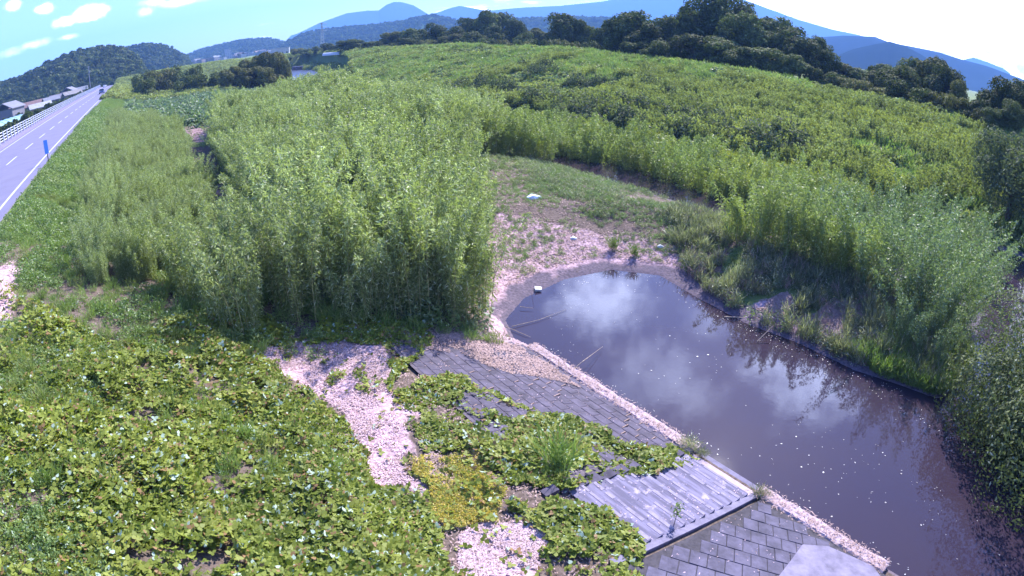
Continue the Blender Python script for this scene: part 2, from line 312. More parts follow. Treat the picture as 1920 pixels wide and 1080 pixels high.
def ground_mat():
    m, nt, p, out = newmat('ground'); p.inputs['Roughness'].default_value = .95; p.inputs['Specular IOR Level'].default_value = .1
    g = N(nt, 'ShaderNodeNewGeometry')
    def nz(sc_, d=6.0): n = N(nt, 'ShaderNodeTexNoise', i_Scale=sc_, i_Detail=d, i_Roughness=.7); L(nt, g.outputs['Position'], n.inputs['Vector']); return n.outputs[0]
    fine = nz(9.0); mid = nz(1.2); big = nz(.12)
    def ramp(src, a, b, c0, c1):
        r = N(nt, 'ShaderNodeMapRange'); r.inputs[1].default_value = a; r.inputs[2].default_value = b; L(nt, src, r.inputs[0])
        x = N(nt, 'ShaderNodeMix', data_type='RGBA'); L(nt, r.outputs[0], x.inputs[0])
        for i, c in ((6, c0), (7, c1)):
            if isinstance(c, tuple): x.inputs[i].default_value = rgba(c)
            else: L(nt, c, x.inputs[i])
        return x.outputs[2]
    green = ramp(mid, .35, .65, (.07, .10, .035), (.13, .18, .06))
    green = ramp(big, .4, .6, green, ramp(fine, .4, .6, (.10, .14, .04), (.17, .20, .08)))
    litter = ramp(fine, .38, .62, (.24, .15, .16), (.56, .39, .45))
    mud = ramp(fine, .35, .65, (.07, .058, .075), (.16, .125, .16))
    moss = ramp(fine, .35, .65, (.25, .22, .05), (.5, .42, .08))
    soil = ramp(fine, .35, .65, (.075, .055, .045), (.17, .13, .115))
    col = green
    for nm, c in (('soil', soil), ('litter', litter), ('moss', moss), ('mud', mud)):
        a = N(nt, 'ShaderNodeAttribute', attribute_name=nm)
        s_ = N(nt, 'ShaderNodeMath', operation='MULTIPLY_ADD'); s_.inputs[1].default_value = .7; L(nt, mid, s_.inputs[0]); L(nt, a.outputs['Fac'], s_.inputs[2])
        col = ramp(s_.outputs[0], .75, .95, col, c)
    L(nt, col, p.inputs['Base Color'])
    b = N(nt, 'ShaderNodeBump', i_Strength=.7, i_Distance=.05); L(nt, fine, b.inputs['Height']); L(nt, b.outputs[0], p.inputs['Normal'])
    return m
def water_mat(rough=.03):
    m, nt, p, out = newmat('muddy_water')
    g = N(nt, 'ShaderNodeNewGeometry'); n = N(nt, 'ShaderNodeTexNoise', i_Scale=.25, i_Detail=4.0); L(nt, g.outputs['Position'], n.inputs['Vector'])
    x = N(nt, 'ShaderNodeMix', data_type='RGBA'); x.inputs[6].default_value = (.023, .018, .040, 1); x.inputs[7].default_value = (.040, .026, .030, 1); L(nt, n.outputs[0], x.inputs[0])
    L(nt, x.outputs[2], p.inputs['Base Color']); p.inputs['Roughness'].default_value = rough; p.inputs['IOR'].default_value = 1.36
    n2 = N(nt, 'ShaderNodeTexNoise', i_Scale=3.0, i_Detail=3.0); L(nt, g.outputs['Position'], n2.inputs['Vector'])
    b = N(nt, 'ShaderNodeBump', i_Strength=.03, i_Distance=.03); L(nt, n2.outputs[0], b.inputs['Height']); L(nt, b.outputs[0], p.inputs['Normal'])
    return m

# ------------------------------------------------------------------ surface areas (traced on the ground)
A_path = st_px([(470, 655), (560, 640), (640, 622), (715, 650), (735, 700), (765, 775), (760, 870), (785, 925), (700, 905), (690, 850), (655, 785), (600, 735), (520, 695)])
A_path2 = st_px([(860, 1000), (930, 985), (1000, 960), (1015, 1079), (1020, 1100), (860, 1100)])
A_moss = st_px([(770, 860), (900, 850), (965, 920), (930, 985), (830, 1000), (785, 930)])
A_shore = st_px([(780, 640), (900, 625), (985, 640), (1010, 672), (870, 690), (790, 672)])
A_flat = st_px([(920, 395), (1050, 420), (1200, 440), (1300, 478), (1300, 520), (1150, 500), (1050, 520), (980, 570), (948, 640), (905, 620), (912, 480)])
A_flat_all = st_px([(905, 330), (1150, 345), (1330, 440), (1380, 560), (1240, 510), (1150, 500), (1050, 520), (980, 570), (948, 640), (905, 620), (905, 480)])
A_left = st_px([(0, 500), (34, 490), (40, 520), (14, 590), (0, 640), (-10, 690), (-40, 700), (-40, 490)])
A_left2 = st_px([(60, 600), (110, 640), (130, 700), (95, 700), (60, 660)])
A_gap = st_px([(345, 238), (420, 232), (415, 262), (365, 268)])
A_gap2 = st_px([(400, 335), (432, 330), (438, 410), (405, 400)])
A_pen = st_px([(1415, 575), (1480, 545), (1510, 600), (1560, 560), (1625, 575), (1610, 630), (1540, 640), (1440, 620)])
V_mid = st_px([(560, 650), (600, 610), (740, 590), (810, 620), (800, 655), (765, 690), (740, 740), (860, 715), (1010, 780), (1080, 795), (1200, 850), (1310, 845), (1310, 868), (1180, 905), (1060, 925), (960, 905), (900, 850), (785, 850), (755, 780), (735, 700), (715, 650), (640, 640)])
V_low = st_px([(965, 945), (1100, 955), (1190, 1010), (1225, 1080), (1225, 1100), (1020, 1100), (1010, 1020), (990, 990)])
V_hole = st_px([(860, 735), (920, 745), (1000, 790), (960, 800), (880, 770)])
V_hole2 = st_px([(250, 1040), (330, 1035), (330, 1080), (250, 1080)])
def warp(s, t): return s + (fbm(s * .8, t * .8, 101) - .5) * .55 + (fbm(s * 3, t * 3, 103) - .5) * .35, t + (fbm(s * .8, t * .8, 102) - .5) * .55 + (fbm(s * 3, t * 3, 104) - .5) * .35
def inp(s, t, poly): s, t = warp(np.asarray(s, float), np.asarray(t, float)); return sdist(s, t, poly) < 0
def soft(s, t, poly, w_): s, t = warp(s, t); return smooth(w_, -w_, sdist(s, t, poly))

# ------------------------------------------------------------------ the ground
def build_ground():
    rad = np.concatenate([np.geomspace(1.5, 5, 24, endpoint=False), np.geomspace(5, 60, 330, endpoint=False), np.geomspace(60, 400, 130, endpoint=False), np.geomspace(400, 5200, 40)])
    angd = np.concatenate([np.arange(-180, -72, 4.0), np.arange(-72, 72, .22), np.arange(72, 180, 4.0)])
    A, Rr = np.meshgrid(np.radians(angd), rad)
    x = Rr * np.sin(A); y = Rr * np.cos(A); z = ground(x, y)
    s, t = to_st(x, y)
    nr, na = x.shape
    V = np.stack([x, y, z], -1).reshape(-1, 3)
    V = np.concatenate([V, [[0, 0, float(ground(0., 0.))]]]); ci = len(V) - 1
    i = np.arange(nr - 1)[:, None]; j = np.arange(na)[None, :]; j2 = (j + 1) % na
    q = np.stack([i * na + j, i * na + j2, (i + 1) * na + j2, (i + 1) * na + j], -1).reshape(-1, 4)[:, ::-1]
    tri = np.stack([np.full(na, ci), (np.arange(na) + 1) % na, np.arange(na)], -1)
    loops = np.concatenate([q.ravel(), tri.ravel()]); starts = np.concatenate([np.arange(len(q)) * 4, len(q) * 4 + np.arange(na) * 3])
    dp = sdist(s, t, POND)
    mud = smooth(1.7, .4, dp) * (s > 10.95) * (t < 22) * (.35 + .6 * fbm(s, t, 12))
    mud = np.maximum(mud, soft(s, t, A_flat_all, .5) * .25)
    mud = np.maximum(mud, (dp < .15) * 1.)
    mud = np.maximum(mud, smooth(1.2, .2, sdist(s, t, RIVER)))
    lit = np.maximum.reduce([soft(s, t, P, .35) for P in (A_path, A_path2, A_shore, A_left, A_gap, A_gap2)])
    lit = np.maximum(lit, soft(s, t, A_flat, .6) * .72)
    lit = np.maximum(lit, soft(s, t, A_pen, .5))
    soil = np.maximum.reduce([((s > 3) & (s < 10.9) & (t < 17)) * .9, soft(s, t, A_flat_all, .8), ((s > 2) & (s < 30) & (t > 14) & (t < 60)) * .8, soft(s, t, V_mid, .3), soft(s, t, A_left2, .3),
                              ((s > -6.2) & (s < 3) & (t < 24)) * .65, ((s < -17) & (s > -26)) * 1.])
    moss = soft(s, t, A_moss, .4)
    z0 = lambda a: np.concatenate([a.ravel(), [0]])
    me = mesh_np('ground', V, loops, starts, ground_mat(), attrs={'mud': z0(mud), 'litter': z0(lit), 'soil': z0(soil), 'moss': z0(moss)}, smoothf=True)
    tag(link('ground', me), kind='structure')
build_ground()
for y0, y1, rg_ in ((-150, 105, .03), (105, 420, .28)):      # the pond lies still, the far reach of the river is rippled
    me = bpy.data.meshes.new('water'); me.from_pydata([(-300, y0, 0), (260, y0, 0), (260, y1, 0), (-300, y1, 0)], [], [(0, 1, 2, 3)]); me.materials.append(water_mat(rg_))
    tag(link('water', me), kind='structure')

# ------------------------------------------------------------------ road
def strip(name, s0, s1, t0, t1, z0, z1, mat, parent=None):
    m = MB(); m.box(s0, s1, t0, t1, z0, z1, M=lambda s, t, z: (*to_xy(s, t), z)); return m.build(name, mat, parent)
road = strip('road', -15.3, -6.9, -60, 900, 4.3, 5.04, M['asphalt']); tag(road, kind='structure')
mk = MB()
P3 = lambda s, t, z: (*to_xy(s, t), z)
mk.box(-7.62, -7.46, -60, 900, 5.03, 5.046, M=P3); mk.box(-14.75, -14.6, -60, 900, 5.03, 5.046, M=P3)
for k in range(-5, 90): mk.box(-11.18, -11.02, k * 10 + 0.3, k * 10 + 5.3, 5.03, 5.046, M=P3)
tag(mk.build('road_marking', M['paint']), kind='structure')
pave = strip('pavement', -17.0, -15.3, -60, 900, 4.3, 5.17, simple('pavement', (.18, .155, .26), .9, .12, 1)); tag(pave, kind='structure')

def guard_fence():
    root = empty('roadside_fence', (*to_xy(-16.4, 0), 5.17), R(36)); tag(root, 'long white pipe fence with four rails along the far side of the road', 'fence')
    for z in (.30, .62, .94, 1.26):
        m = MB(); m.tube([(0, 8, z), (0, 500, z)], .05, 6); m.build('rail', M['white'], root)
    pm = MB(); pm.box(-.06, .06, -.06, .06, 0, 1.36); pme = pm.mesh('post', M['white'])
    for k in range(100):
        o = link('post', pme, root); o.location = (.11, 10 + k * 2.5, 0)
    m = MB()
    for k in range(97): m.box(-.06 + .11, .06 + .11, 260 + k * 2.5 - .06, 260 + k * 2.5 + .06, 0, 1.36)
    tag(m.build('post', M['white'], root), kind='stuff')
guard_fence()

def marker_sign():
    x, y = on_ground(92, 308); 
    root = empty('roadside_sign', (x, y, float(ground(x, y)) - .1), R(30)); tag(root, 'small blue plate on a thin dark post at the near edge of the road', 'sign')
    m = MB(); m.tube([(0, 0, 0), (0, 0, 1.75)], .035, 8); m.build('post', M['dark'], root)
    m = MB(); m.box(-.15, .15, -.06, -.04, .85, 1.8); m.build('plate', simple('blue_plate', (.10, .28, .75), .4), root)
marker_sign()

def car(px, py, D, label, paint, heading, s_at=None, t_at=None):
    x, y = to_xy(s_at, t_at)
    root = empty('car', (x, y, 5.045), heading); tag(root, label, 'car', 'cars on the road')
    pm = simple('car_paint', paint, .3, spec=.6); gl = simple('car_glass', (.02, .025, .035), .1, spec=.8)
    def ring(yy, w_, z0, z1): return [(-w_, yy, z0), (-w_, yy, (z0 + z1) / 2), (-w_ * .92, yy, z1), (w_ * .92, yy, z1), (w_, yy, (z0 + z1) / 2), (w_, yy, z0)]
    b = MB(); b.loft([ring(-2.1, .74, .32, .6), ring(-1.95, .84, .26, .78), ring(-.9, .86, .24, .92), ring(1.2, .86, .24, .95), ring(1.95, .82, .26, .9), ring(2.1, .76, .34, .7)]); b.build('body', pm, root)
    c = MB(); c.loft([ring(-1.05, .78, .9, .93), ring(-.35, .72, .9, 1.45), ring(1.2, .72, .9, 1.46), ring(1.85, .76, .88, .92)]); cab = c.build('cabin', gl, root)
    r_ = MB(); r_.loft([ring(-.4, .66, 1.44, 1.49), ring(1.25, .66, 1.44, 1.5)]); r_.build('roof', pm, root)
    for sx in (-1, 1):
        for yy in (-1.3, 1.3):
            m = MB(); m.tube([(sx * .66, yy, .31), (sx * .88, yy, .31)], .31, 12); wh = m.build('wheel', M['dark'], root)
        m = MB(); m.box(sx * .62 - .14, sx * .62 + .14, -2.12, -2.0, .55, .68); m.build('headlight', M['white'], root)
car(0, 0, 0, 'small dark blue car coming along the nearest lane of the road', (.03, .045, .16), R(36), -9.3, 205)
car(0, 0, 0, 'white car far off on the road in the lane by the fence', (.8, .8, .84), R(36 + 180), -13.0, 330)

# ------------------------------------------------------------------ hills
def ridge(name, sky_px, dist, depth, mat, base=5.0, rough=.06, seed=1, n=160, seg=26, z_min=None):
    az = []; el = []
    for p in sky_px: a, e = azel(*p); az.append(a); el.append(e)
    A = np.linspace(az[0], az[-1], n); E_ = np.interp(A, az, el)
    H = np.maximum(CAMZ + dist * np.tan(E_) - base, 1.0)
    u = np.linspace(-1, 1.0, seg)
    prof = np.cos(u * math.pi / 2) ** 1.3
    Dd = dist + u[:, None] * depth + 0 * A[None, :]
    nse = fbm(A[None, :] * dist / (depth * .35) + 0 * u[:, None], u[:, None] * 3 + 0 * A[None, :], seed, 4) - .5
    endf = np.minimum(smooth(0, .06, np.linspace(0, 1, n)), smooth(1, .94, np.linspace(0, 1, n)))[None, :]
    Z = base - 2 + (H[None, :] * endf + 2) * prof[:, None] * (1 + nse * rough * 6 * (1 - prof[:, None])) 
    Z = np.minimum(Z, base + H[None, :])
    x = Dd * np.sin(A)[None, :]; y = Dd * np.cos(A)[None, :]
    V = np.stack([x, y, Z], -1).reshape(-1, 3)
    i = np.arange(seg - 1)[:, None]; j = np.arange(n - 1)[None, :]
    q = np.stack([i * n + j, i * n + j + 1, (i + 1) * n + j + 1, (i + 1) * n + j], -1).reshape(-1, 4)
    o = link(name, mesh_np(name, V, q.ravel(), np.arange(len(q)) * 4, mat, smoothf=True)); tag(o, kind='structure')
    return (A, Dd, Z)
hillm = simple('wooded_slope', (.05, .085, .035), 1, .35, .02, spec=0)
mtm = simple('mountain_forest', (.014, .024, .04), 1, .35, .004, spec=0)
H1 = ridge('hill', [(-120, 232), (-60, 195), (0, 166), (40, 154), (80, 134), (120, 115), (150, 104), (190, 97), (225, 100), (250, 112), (268, 137), (285, 154)], 520, 170, hillm, 4.0)
H2 = ridge('hill', [(190, 130), (220, 100), (245, 95), (275, 88), (300, 89), (325, 99), (347, 111), (356, 116)], 800, 130, hillm, 4.0, seed=2)
H3 = ridge('hill', [(320, 116), (345, 110), (380, 96), (430, 84), (470, 77), (505, 76), (540, 84), (575, 95)], 1500, 300, hillm, 5.0, seed=3)
H4 = ridge('hill', [(500, 95), (540, 80), (580, 63), (640, 56), (700, 51), (760, 43), (795, 33), (815, 31), (840, 38), (880, 45), (950, 40), (1000, 38), (1100, 36), (1150, 38), (1250, 50), (1340, 75)], 1300, 260, hillm, 5.0, seed=4)
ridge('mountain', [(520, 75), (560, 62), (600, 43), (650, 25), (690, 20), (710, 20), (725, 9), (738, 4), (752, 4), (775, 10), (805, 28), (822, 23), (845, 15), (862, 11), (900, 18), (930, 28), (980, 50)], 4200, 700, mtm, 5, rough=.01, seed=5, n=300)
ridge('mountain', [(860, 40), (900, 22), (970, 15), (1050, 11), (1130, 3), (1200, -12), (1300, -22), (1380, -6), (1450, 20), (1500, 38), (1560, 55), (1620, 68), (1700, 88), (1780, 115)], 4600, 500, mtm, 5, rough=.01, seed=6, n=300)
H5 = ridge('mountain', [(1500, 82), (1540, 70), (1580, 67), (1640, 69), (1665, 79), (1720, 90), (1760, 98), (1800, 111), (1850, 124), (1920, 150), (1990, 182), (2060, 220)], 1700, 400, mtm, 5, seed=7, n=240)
H6 = ridge('hill', [(1560, 108), (1600, 92), (1640, 83), (1668, 78), (1700, 88), (1730, 104), (1760, 125), (1775, 135)], 1150, 240, mtm, 5, seed=8)
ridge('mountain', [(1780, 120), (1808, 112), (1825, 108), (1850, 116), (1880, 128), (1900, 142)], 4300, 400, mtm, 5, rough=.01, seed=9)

# ------------------------------------------------------------------ scattering (only for masses nobody could count)
def src_coll(name, meshes):
    c = bpy.data.collections.new(name)
    for k, me in enumerate(meshes): c.objects.link(bpy.data.objects.new(name + '_sprig', me))
    return c
def scatter(name, P, scl, coll, label=None, cat=None, tilt=.15, kind='stuff'):
    n = len(P); me = bpy.data.meshes.new(name); me.vertices.add(n); me.vertices.foreach_set('co', np.asarray(P, np.float32).ravel())
    a = me.attributes.new('sc', 'FLOAT', 'POINT'); a.data.foreach_set('value', np.broadcast_to(np.asarray(scl, np.float32), (n,)).copy())
    rot = np.stack([RN.normal(size=n) * tilt, RN.normal(size=n) * tilt, RN.random(n) * 6.283], -1).astype(np.float32)
    a = me.attributes.new('rot', 'FLOAT_VECTOR', 'POINT'); a.data.foreach_set('vector', rot.ravel())
    o = link(name, me); tag(o, label, cat, kind=kind)
    g = bpy.data.node_groups.new(name, 'GeometryNodeTree')
    g.interface.new_socket('Geometry', in_out='INPUT', socket_type='NodeSocketGeometry'); g.interface.new_socket('Geometry', in_out='OUTPUT', socket_type='NodeSocketGeometry')
    gi = g.nodes.new('NodeGroupInput'); go = g.nodes.new('NodeGroupOutput'); iop = g.nodes.new('GeometryNodeInstanceOnPoints'); ci = g.nodes.new('GeometryNodeCollectionInfo')
    ci.inputs['Collection'].default_value = coll; ci.inputs['Separate Children'].default_value = True; ci.inputs['Reset Children'].default_value = True
    iop.inputs['Pick Instance'].default_value = True
    na = g.nodes.new('GeometryNodeInputNamedAttribute'); na.data_type = 'FLOAT'; na.inputs[0].default_value = 'sc'
    nr = g.nodes.new('GeometryNodeInputNamedAttribute'); nr.data_type = 'FLOAT_VECTOR'; nr.inputs[0].default_value = 'rot'
    g.links.new(gi.outputs[0], iop.inputs['Points']); g.links.new(ci.outputs[0], iop.inputs['Instance'])
    g.links.new(nr.outputs[0], iop.inputs['Rotation']); g.links.new(na.outputs[0], iop.inputs['Scale']); g.links.new(iop.outputs[0], go.inputs[0])
    md = o.modifiers.new('scatter', 'NODES'); md.node_group = g
    return o
def place(s, t, dz=0.0):
    x, y = to_xy(np.asarray(s), np.asarray(t)); return np.stack([x, y, ground_st(s, t) + dz], -1)

# source sprigs
def tuft_leafy(mat, n=140, r=.5, h=.6, ls=.12, ws=.07, name='leafy_tuft', seed_up=.8, shape='diamond'):
    lv = Leaves(); u = RN.random((n, 2)); a = u[:, 0] * 6.283; q = np.sqrt(u[:, 1]) * r
    z = h * (1 - (q / r) ** 2 * .6) * (RN.random(n) ** .45) * (.7 + .3 * np.sin(a * 2 + 1))
    C = np.stack([q * np.cos(a), q * np.sin(a), z], -1)
    A_, B_ = facing(np.stack([np.cos(a) * q / r * .7, np.sin(a) * q / r * .7, np.full(n, .55)], -1) + rdir(n) * .75); lv.add(C, A_, B_, ls * (.6 + .8 * RN.random(n)), ws * (.6 + .8 * RN.random(n)), shape)
    return lv.mesh(name, mat)
def tuft_grass(mat, n=70, r=.25, h=.8, w_=.02, name='grass_tuft', lean=.35):
    lv = Leaves(); a = RN.random(n) * 6.283; q = np.sqrt(RN.random(n)) * r
    hh = h * (.5 + .5 * RN.random(n)); b0 = np.stack([q * np.cos(a), q * np.sin(a), 0 * q], -1)
    d = unit(np.stack([RN.normal(size=n) * lean, RN.normal(size=n) * lean, np.ones(n)], -1)); side = unit(np.cross(d, rdir(n)))
    lv.add(b0 + d * hh[:, None] * .25, d, side, hh * .5, w_, 'diamond')
    d2 = unit(d + np.stack([RN.normal(size=n) * .3, RN.normal(size=n) * .3, -.25 * np.ones(n)], -1))
    lv.add(b0 + d * hh[:, None] * .48 + d2 * hh[:, None] * .25, d2, side, hh * .55, w_ * 1.1, 'diamond')
    return lv.mesh(name, mat)
def tuft_upright(mat, n=160, r=.3, h=1.6, ls=.14, ws=.05, name='weed_stalk'):
    lv = Leaves(); k = 7; st_ = RN.normal(size=(k, 2)) * r * .6; hs = h * (.6 + .4 * RN.random(k)); i = RN.integers(0, k, n)
    z = RN.random(n) ** .7 * hs[i]; C = np.stack([st_[i, 0] + RN.normal(size=n) * .06, st_[i, 1] + RN.normal(size=n) * .06, z], -1)
    lv.add(C, rdir(n, .5), rdir(n, .6), ls * (.6 + .8 * RN.random(n)), ws, 'diamond')
    return lv.mesh(name, mat)
def bamboo_meshes(mat, n_culm=26, r=1.1, h=5.0, per=230, ls=.17, ws=.036, low=.22, lean=.10):
    """culms and foliage of one clump"""
    cm = MB(); lv = Leaves()
    for k in range(n_culm):
        a = random.random() * 6.283; q = math.sqrt(random.random()) * r; x0, y0 = q * math.cos(a), q * math.sin(a)
        H = h * random.uniform(.48, 1.06) * (1 - .15 * (q / r)); lx, ly = math.cos(a) * lean * (q / r + .3) + random.gauss(0, .05), math.sin(a) * lean * (q / r + .3) + random.gauss(0, .05)
        f = lambda u: (x0 + lx * H * u ** 2.2 * 1.6, y0 + ly * H * u ** 2.2 * 1.6, H * (u - .06 * u ** 4))
        cm.tube([f(u) for u in (0, .35, .65, .85, 1)], [.013, .012, .009, .006, .003], 4, cap=False)
        m = per; u = low + (1 - low) * RN.random(m) ** .75
        c = np.stack([x0 + lx * H * u ** 2.2 * 1.6, y0 + ly * H * u ** 2.2 * 1.6, H * (u - .06 * u ** 4)], -1)
        spread = .10 + .28 * np.sin(np.clip((u - low) / (1 - low), 0, 1) * math.pi) ** .7
        # twigs: leaves bunch together
        tw = RN.integers(0, 22, m); tdir = rdir(22); c = c + tdir[tw] * spread[:, None] * (.4 + .6 * RN.random((m, 1))) + RN.normal(size=(m, 3)) * .035
        A_ = unit(tdir[tw] * .8 + rdir(m) * .7 + np.array([0, 0, -.25])); lv.add(c, A_, rdir(m, 1.0), ls * (.6 + .7 * RN.random(m)), ws * (.7 + .6 * RN.random(m)), 'diamond')
    return cm.mesh('culms', M['culm']), lv.mesh('foliage', mat)

# ------------------------------------------------------------------ bamboo
BAM = [bamboo_meshes(M['bamboo'], h=5.2, low=.05, per=360, lean=.09) for _ in range(4)]
BAMF = [bamboo_meshes(M['bamboo_far'], h=4.0, r=1.2, n_culm=26, per=230, ls=.19, ws=.045, low=.08) for _ in range(3)]
WIL = [bamboo_meshes(M['willow'], h=4.8, r=1.2, n_culm=24, per=240, ls=.15, ws=.045, low=.06, lean=.22) for _ in range(3)]
def clump(kind, x, y, scale, name, label, group, cat='bamboo', zoff=0):
    cu, fo = random.choice(kind)
    if kind is BAM: scale *= random.uniform(.82, 1.08)
    root = empty(name, (x, y, float(ground(x, y)) - .03 + zoff), random.random() * 6.28, scale); tag(root, label, cat, group)
    link('culms', cu, root); link('foliage', fo, root); return root
G1 = 'bamboo clumps along the front of the big thicket'
for k, (px, py, sc_) in enumerate([(350, 545, .6), (392, 566, .74), (455, 612, .8), (500, 540, .95), (568, 590, .98), (590, 545, 1.08), (632, 548, 1.12), (672, 592, .86), (712, 560, 1.1), (755, 590, .95), (800, 572, 1.1), (845, 590, .98), (866, 592, 1.0), (860, 545, 1.0), (866, 505, 1.0), (868, 465, 1.0), (868, 430, 1.0)]):
    x, y = on_ground(px, py)
    lab = 'tall leafy green bamboo clump on the front edge of the big thicket'
    if k == 0: lab = 'short sparse bamboo clump at the far left end of the thicket front'
    if k == 12: lab = 'bamboo clump with bare stems at the right front corner of the thicket by the pond'
    clump(BAM, x, y, sc_, 'bamboo_clump', lab, G1)
G2 = 'bamboo clumps in a row on the bar between pond and river'
row = [(925, 296), (950, 298), (985, 304), (1015, 310), (1045, 318), (1075, 323), (1105, 331), (1140, 338), (1200, 352), (1240, 366), (1275, 378), (1310, 392), (1350, 402), (1385, 412), (1420, 424), (1455, 438), (1490, 452), (1525, 462)]
for k, (px, py) in enumerate(row):
    x, y = on_ground(px, py - 7)
    clump(BAMF, x, y, np.interp(px, [925, 1490], [1.2, 1.2]) * random.uniform(.9, 1.05), 'bamboo_clump', 'yellow green bamboo clump in the row behind the dark shaded strip beyond the pond' if k != 4 else 'yellow green bamboo clump with pale water showing through beside it', G2)
for px, py in [(1450, 470), (1500, 490), (1545, 505), (1590, 525), (1400, 455)]:
    x, y = on_ground(px, py); clump(BAMF, x, y, random.uniform(.8, 1.0), 'bamboo_clump', 'green bamboo clump standing forward of the row over the reeds', G2 + ' front')
for px, py in [(935, 272), (970, 276), (1000, 282), (1030, 287), (1060, 293), (1090, 298), (1120, 304), (1160, 312), (1190, 322), (1225, 332), (1260, 342), (1295, 354), (1330, 362), (1365, 372), (1400, 382), (1435, 392), (1470, 402), (1510, 415), (1550, 430), (1590, 440)]:
    x, y = on_ground(px, py); clump(BAMF, x, y, random.uniform(1.1, 1.3), 'bamboo_clump', 'yellow green bamboo clump of the back row beside the river', G2 + ' back row')
for k, (px, py, q) in enumerate([(1540, 470, .92), (1580, 500, .9), (1630, 535, .95), (1670, 575, .95), (1715, 615, .9), (1760, 640, .85), (1650, 490, 1.0), (1700, 520, 1.05), (1750, 560, 1.05), (1790, 600, .95), (1805, 570, 1.05), (1720, 480, 1.15), (1775, 520, 1.15), (1570, 455, 1.05), (1620, 465, 1.1), (1670, 470, 1.15), (1820, 545, 1.1), (1745, 500, 1.2), (1690, 640, .5), (1740, 680, .5), (1600, 470, .95)]):
    x, y = on_ground(px, py); clump(WIL, x, y, q, 'willow_bush', 'silvery green willow bush ' + ('at the low water edge of the bar tip' if py > 600 else 'on the left side of the bar tip group' if px < 1680 else 'on the right side of the bar tip group, nearest the river'), 'willow bushes on the tip of the bar', 'bush')

def in_region(n, poly):
    P = np.array(poly); lo, hi = P.min(0), P.max(0); s = RN.uniform(lo[0], hi[0], n); t = RN.uniform(lo[1], hi[1], n); k = inp(s, t, poly); return s[k], t[k]
thick = [(2.2, 21), (4, 19.5), (8.5, 17.5), (10.6, 19.4), (15.4, 26.6), (21, 35.8), (27.5, 39.5), (29, 60), (30, 78), (20, 84), (9, 84), (6, 75), (2, 60), (0, 30)]
s, t = in_region(3000, thick)
C_gap = st_px([(330, 232), (430, 228), (425, 350), (350, 350)]); C_gap2 = st_px([(385, 325), (440, 320), (460, 520), (405, 520)])
s, t = s[fbm(s * .35, t * .35, 111) > .40], t[fbm(s * .35, t * .35, 111) > .40]
keep = ~(inp(s, t, C_gap) | inp(s, t, C_gap2)) & ~((np.abs(s - 4.6 - .03 * (t - 36)) < 1.0) & (t > 24) & (t < 45) & (RN.random(len(s)) < .85))
keep &= ~((t < np.interp(s, [2, 9, 11], [24.5, 20.3, 20.5])) & (fbm(s * .7, t * .7, 115) < .62))
s, t = s[keep], t[keep]
cb = src_coll('bamboo', [a[1] for a in BAM]); 
o = scatter('bamboo_thicket', place(s, t), RN.uniform(.72, 1.02, len(s)) * (.48 + 1.0 * fbm(s * .24, t * .24, 113)) * (1 + .28 * np.exp(-((s - 19) / 4.5) ** 2 - ((t - 52) / 18) ** 2)) * np.interp(t, [20, 60, 150], [1.0, .95, .8]) * np.interp(s, [0, 3.5, 6.5], [.4, .66, 1]), cb, 'dense mass of fine leaved green bamboo filling the land left of the pond', 'bamboo thicket', tilt=.07)
# ------------------------------------------------------------------ low plants of the near slope
def kudzu_points(n, s0, s1, t0, t1):
    s = RN.uniform(s0, s1, n); t = RN.uniform(t0, t1, n)
    d = np.zeros(n)
    slope = (s > -6.1) & (s < 3.4 + .5 * np.sin(t * .9)) & (t < 16.5 + 1.5 * np.sin(s))
    d[slope] = 1
    d = d * np.where(s < -2.5, np.interp(fbm(s * .5, t * .4, 25), [.35, .6], [.15, 1]), 1)
    d = np.where(inp(s, t, A_path) | inp(s, t, A_path2) | inp(s, t, V_hole2), np.where(fbm(s * 1.7, t * 1.7, 23) > .70, .3, .02), d)
    d = np.where(inp(s, t, A_moss), .12, d)
    d = np.where(inp(s, t, V_mid) | inp(s, t, V_low), 1.0, d)
    d = np.where(inp(s, t, V_hole), .1, d); d = np.where(inp(s, t, A_left), .15, d); d = np.where(inp(s, t, A_left2), .4, d)
    hole = fbm(s * .9, t * .9, 21)
    d = d * np.interp(hole, [.28, .42], [.1, 1]) * np.where(t > 13.5, .75, 1)
    k = RN.random(n) < d
    return s[k], t[k]
s, t = kudzu_points(165000, -6.2, 10.3, 2.0, 18.5)
n = len(s); mound = fbm(s * 1.1, t * 1.1, 31)
edge = np.minimum.reduce([np.clip(sdist(s, t, A_path), 0, 1), np.clip(sdist(s, t, A_path2), 0, 1)])
hz = (.08 + .75 * np.clip(mound - .25, 0, 1)) * (.35 + .65 * edge) * np.where(s > 5, .7, 1)
P = place(s, t); P[:, 2] += hz * (RN.random(n) ** .45)
lv = Leaves(); up = unit(np.stack([RN.normal(size=n) * .45, RN.normal(size=n) * .45, np.ones(n)], -1)); side = unit(np.cross(up, rdir(n))); fw = np.cross(side, up)
S_ = .067 * (.55 + .9 * RN.random(n)); rn = RN.random(n); green_side = np.interp(s, [-6, -3], [.55, 1])
for ang in (-1.9, 0, 1.9):
    dr = fw * math.cos(ang) + side * math.sin(ang); dr = unit(dr + RN.normal(size=(n, 3)) * .18)
    lv.add(P + dr * S_[:, None] * .62, dr, np.cross(up, dr), S_ * 1.15, S_ * .95, 'ovate', rnd=np.clip(rn + RN.normal(size=n) * .08, 0, .999) * 1.0, bend=.22)
kz = link('vine_cover', lv.mesh('vine_cover', M['kudzu'])); tag(kz, 'carpet of broad leaved green vines over the near embankment slope', 'vines', kind='stuff')
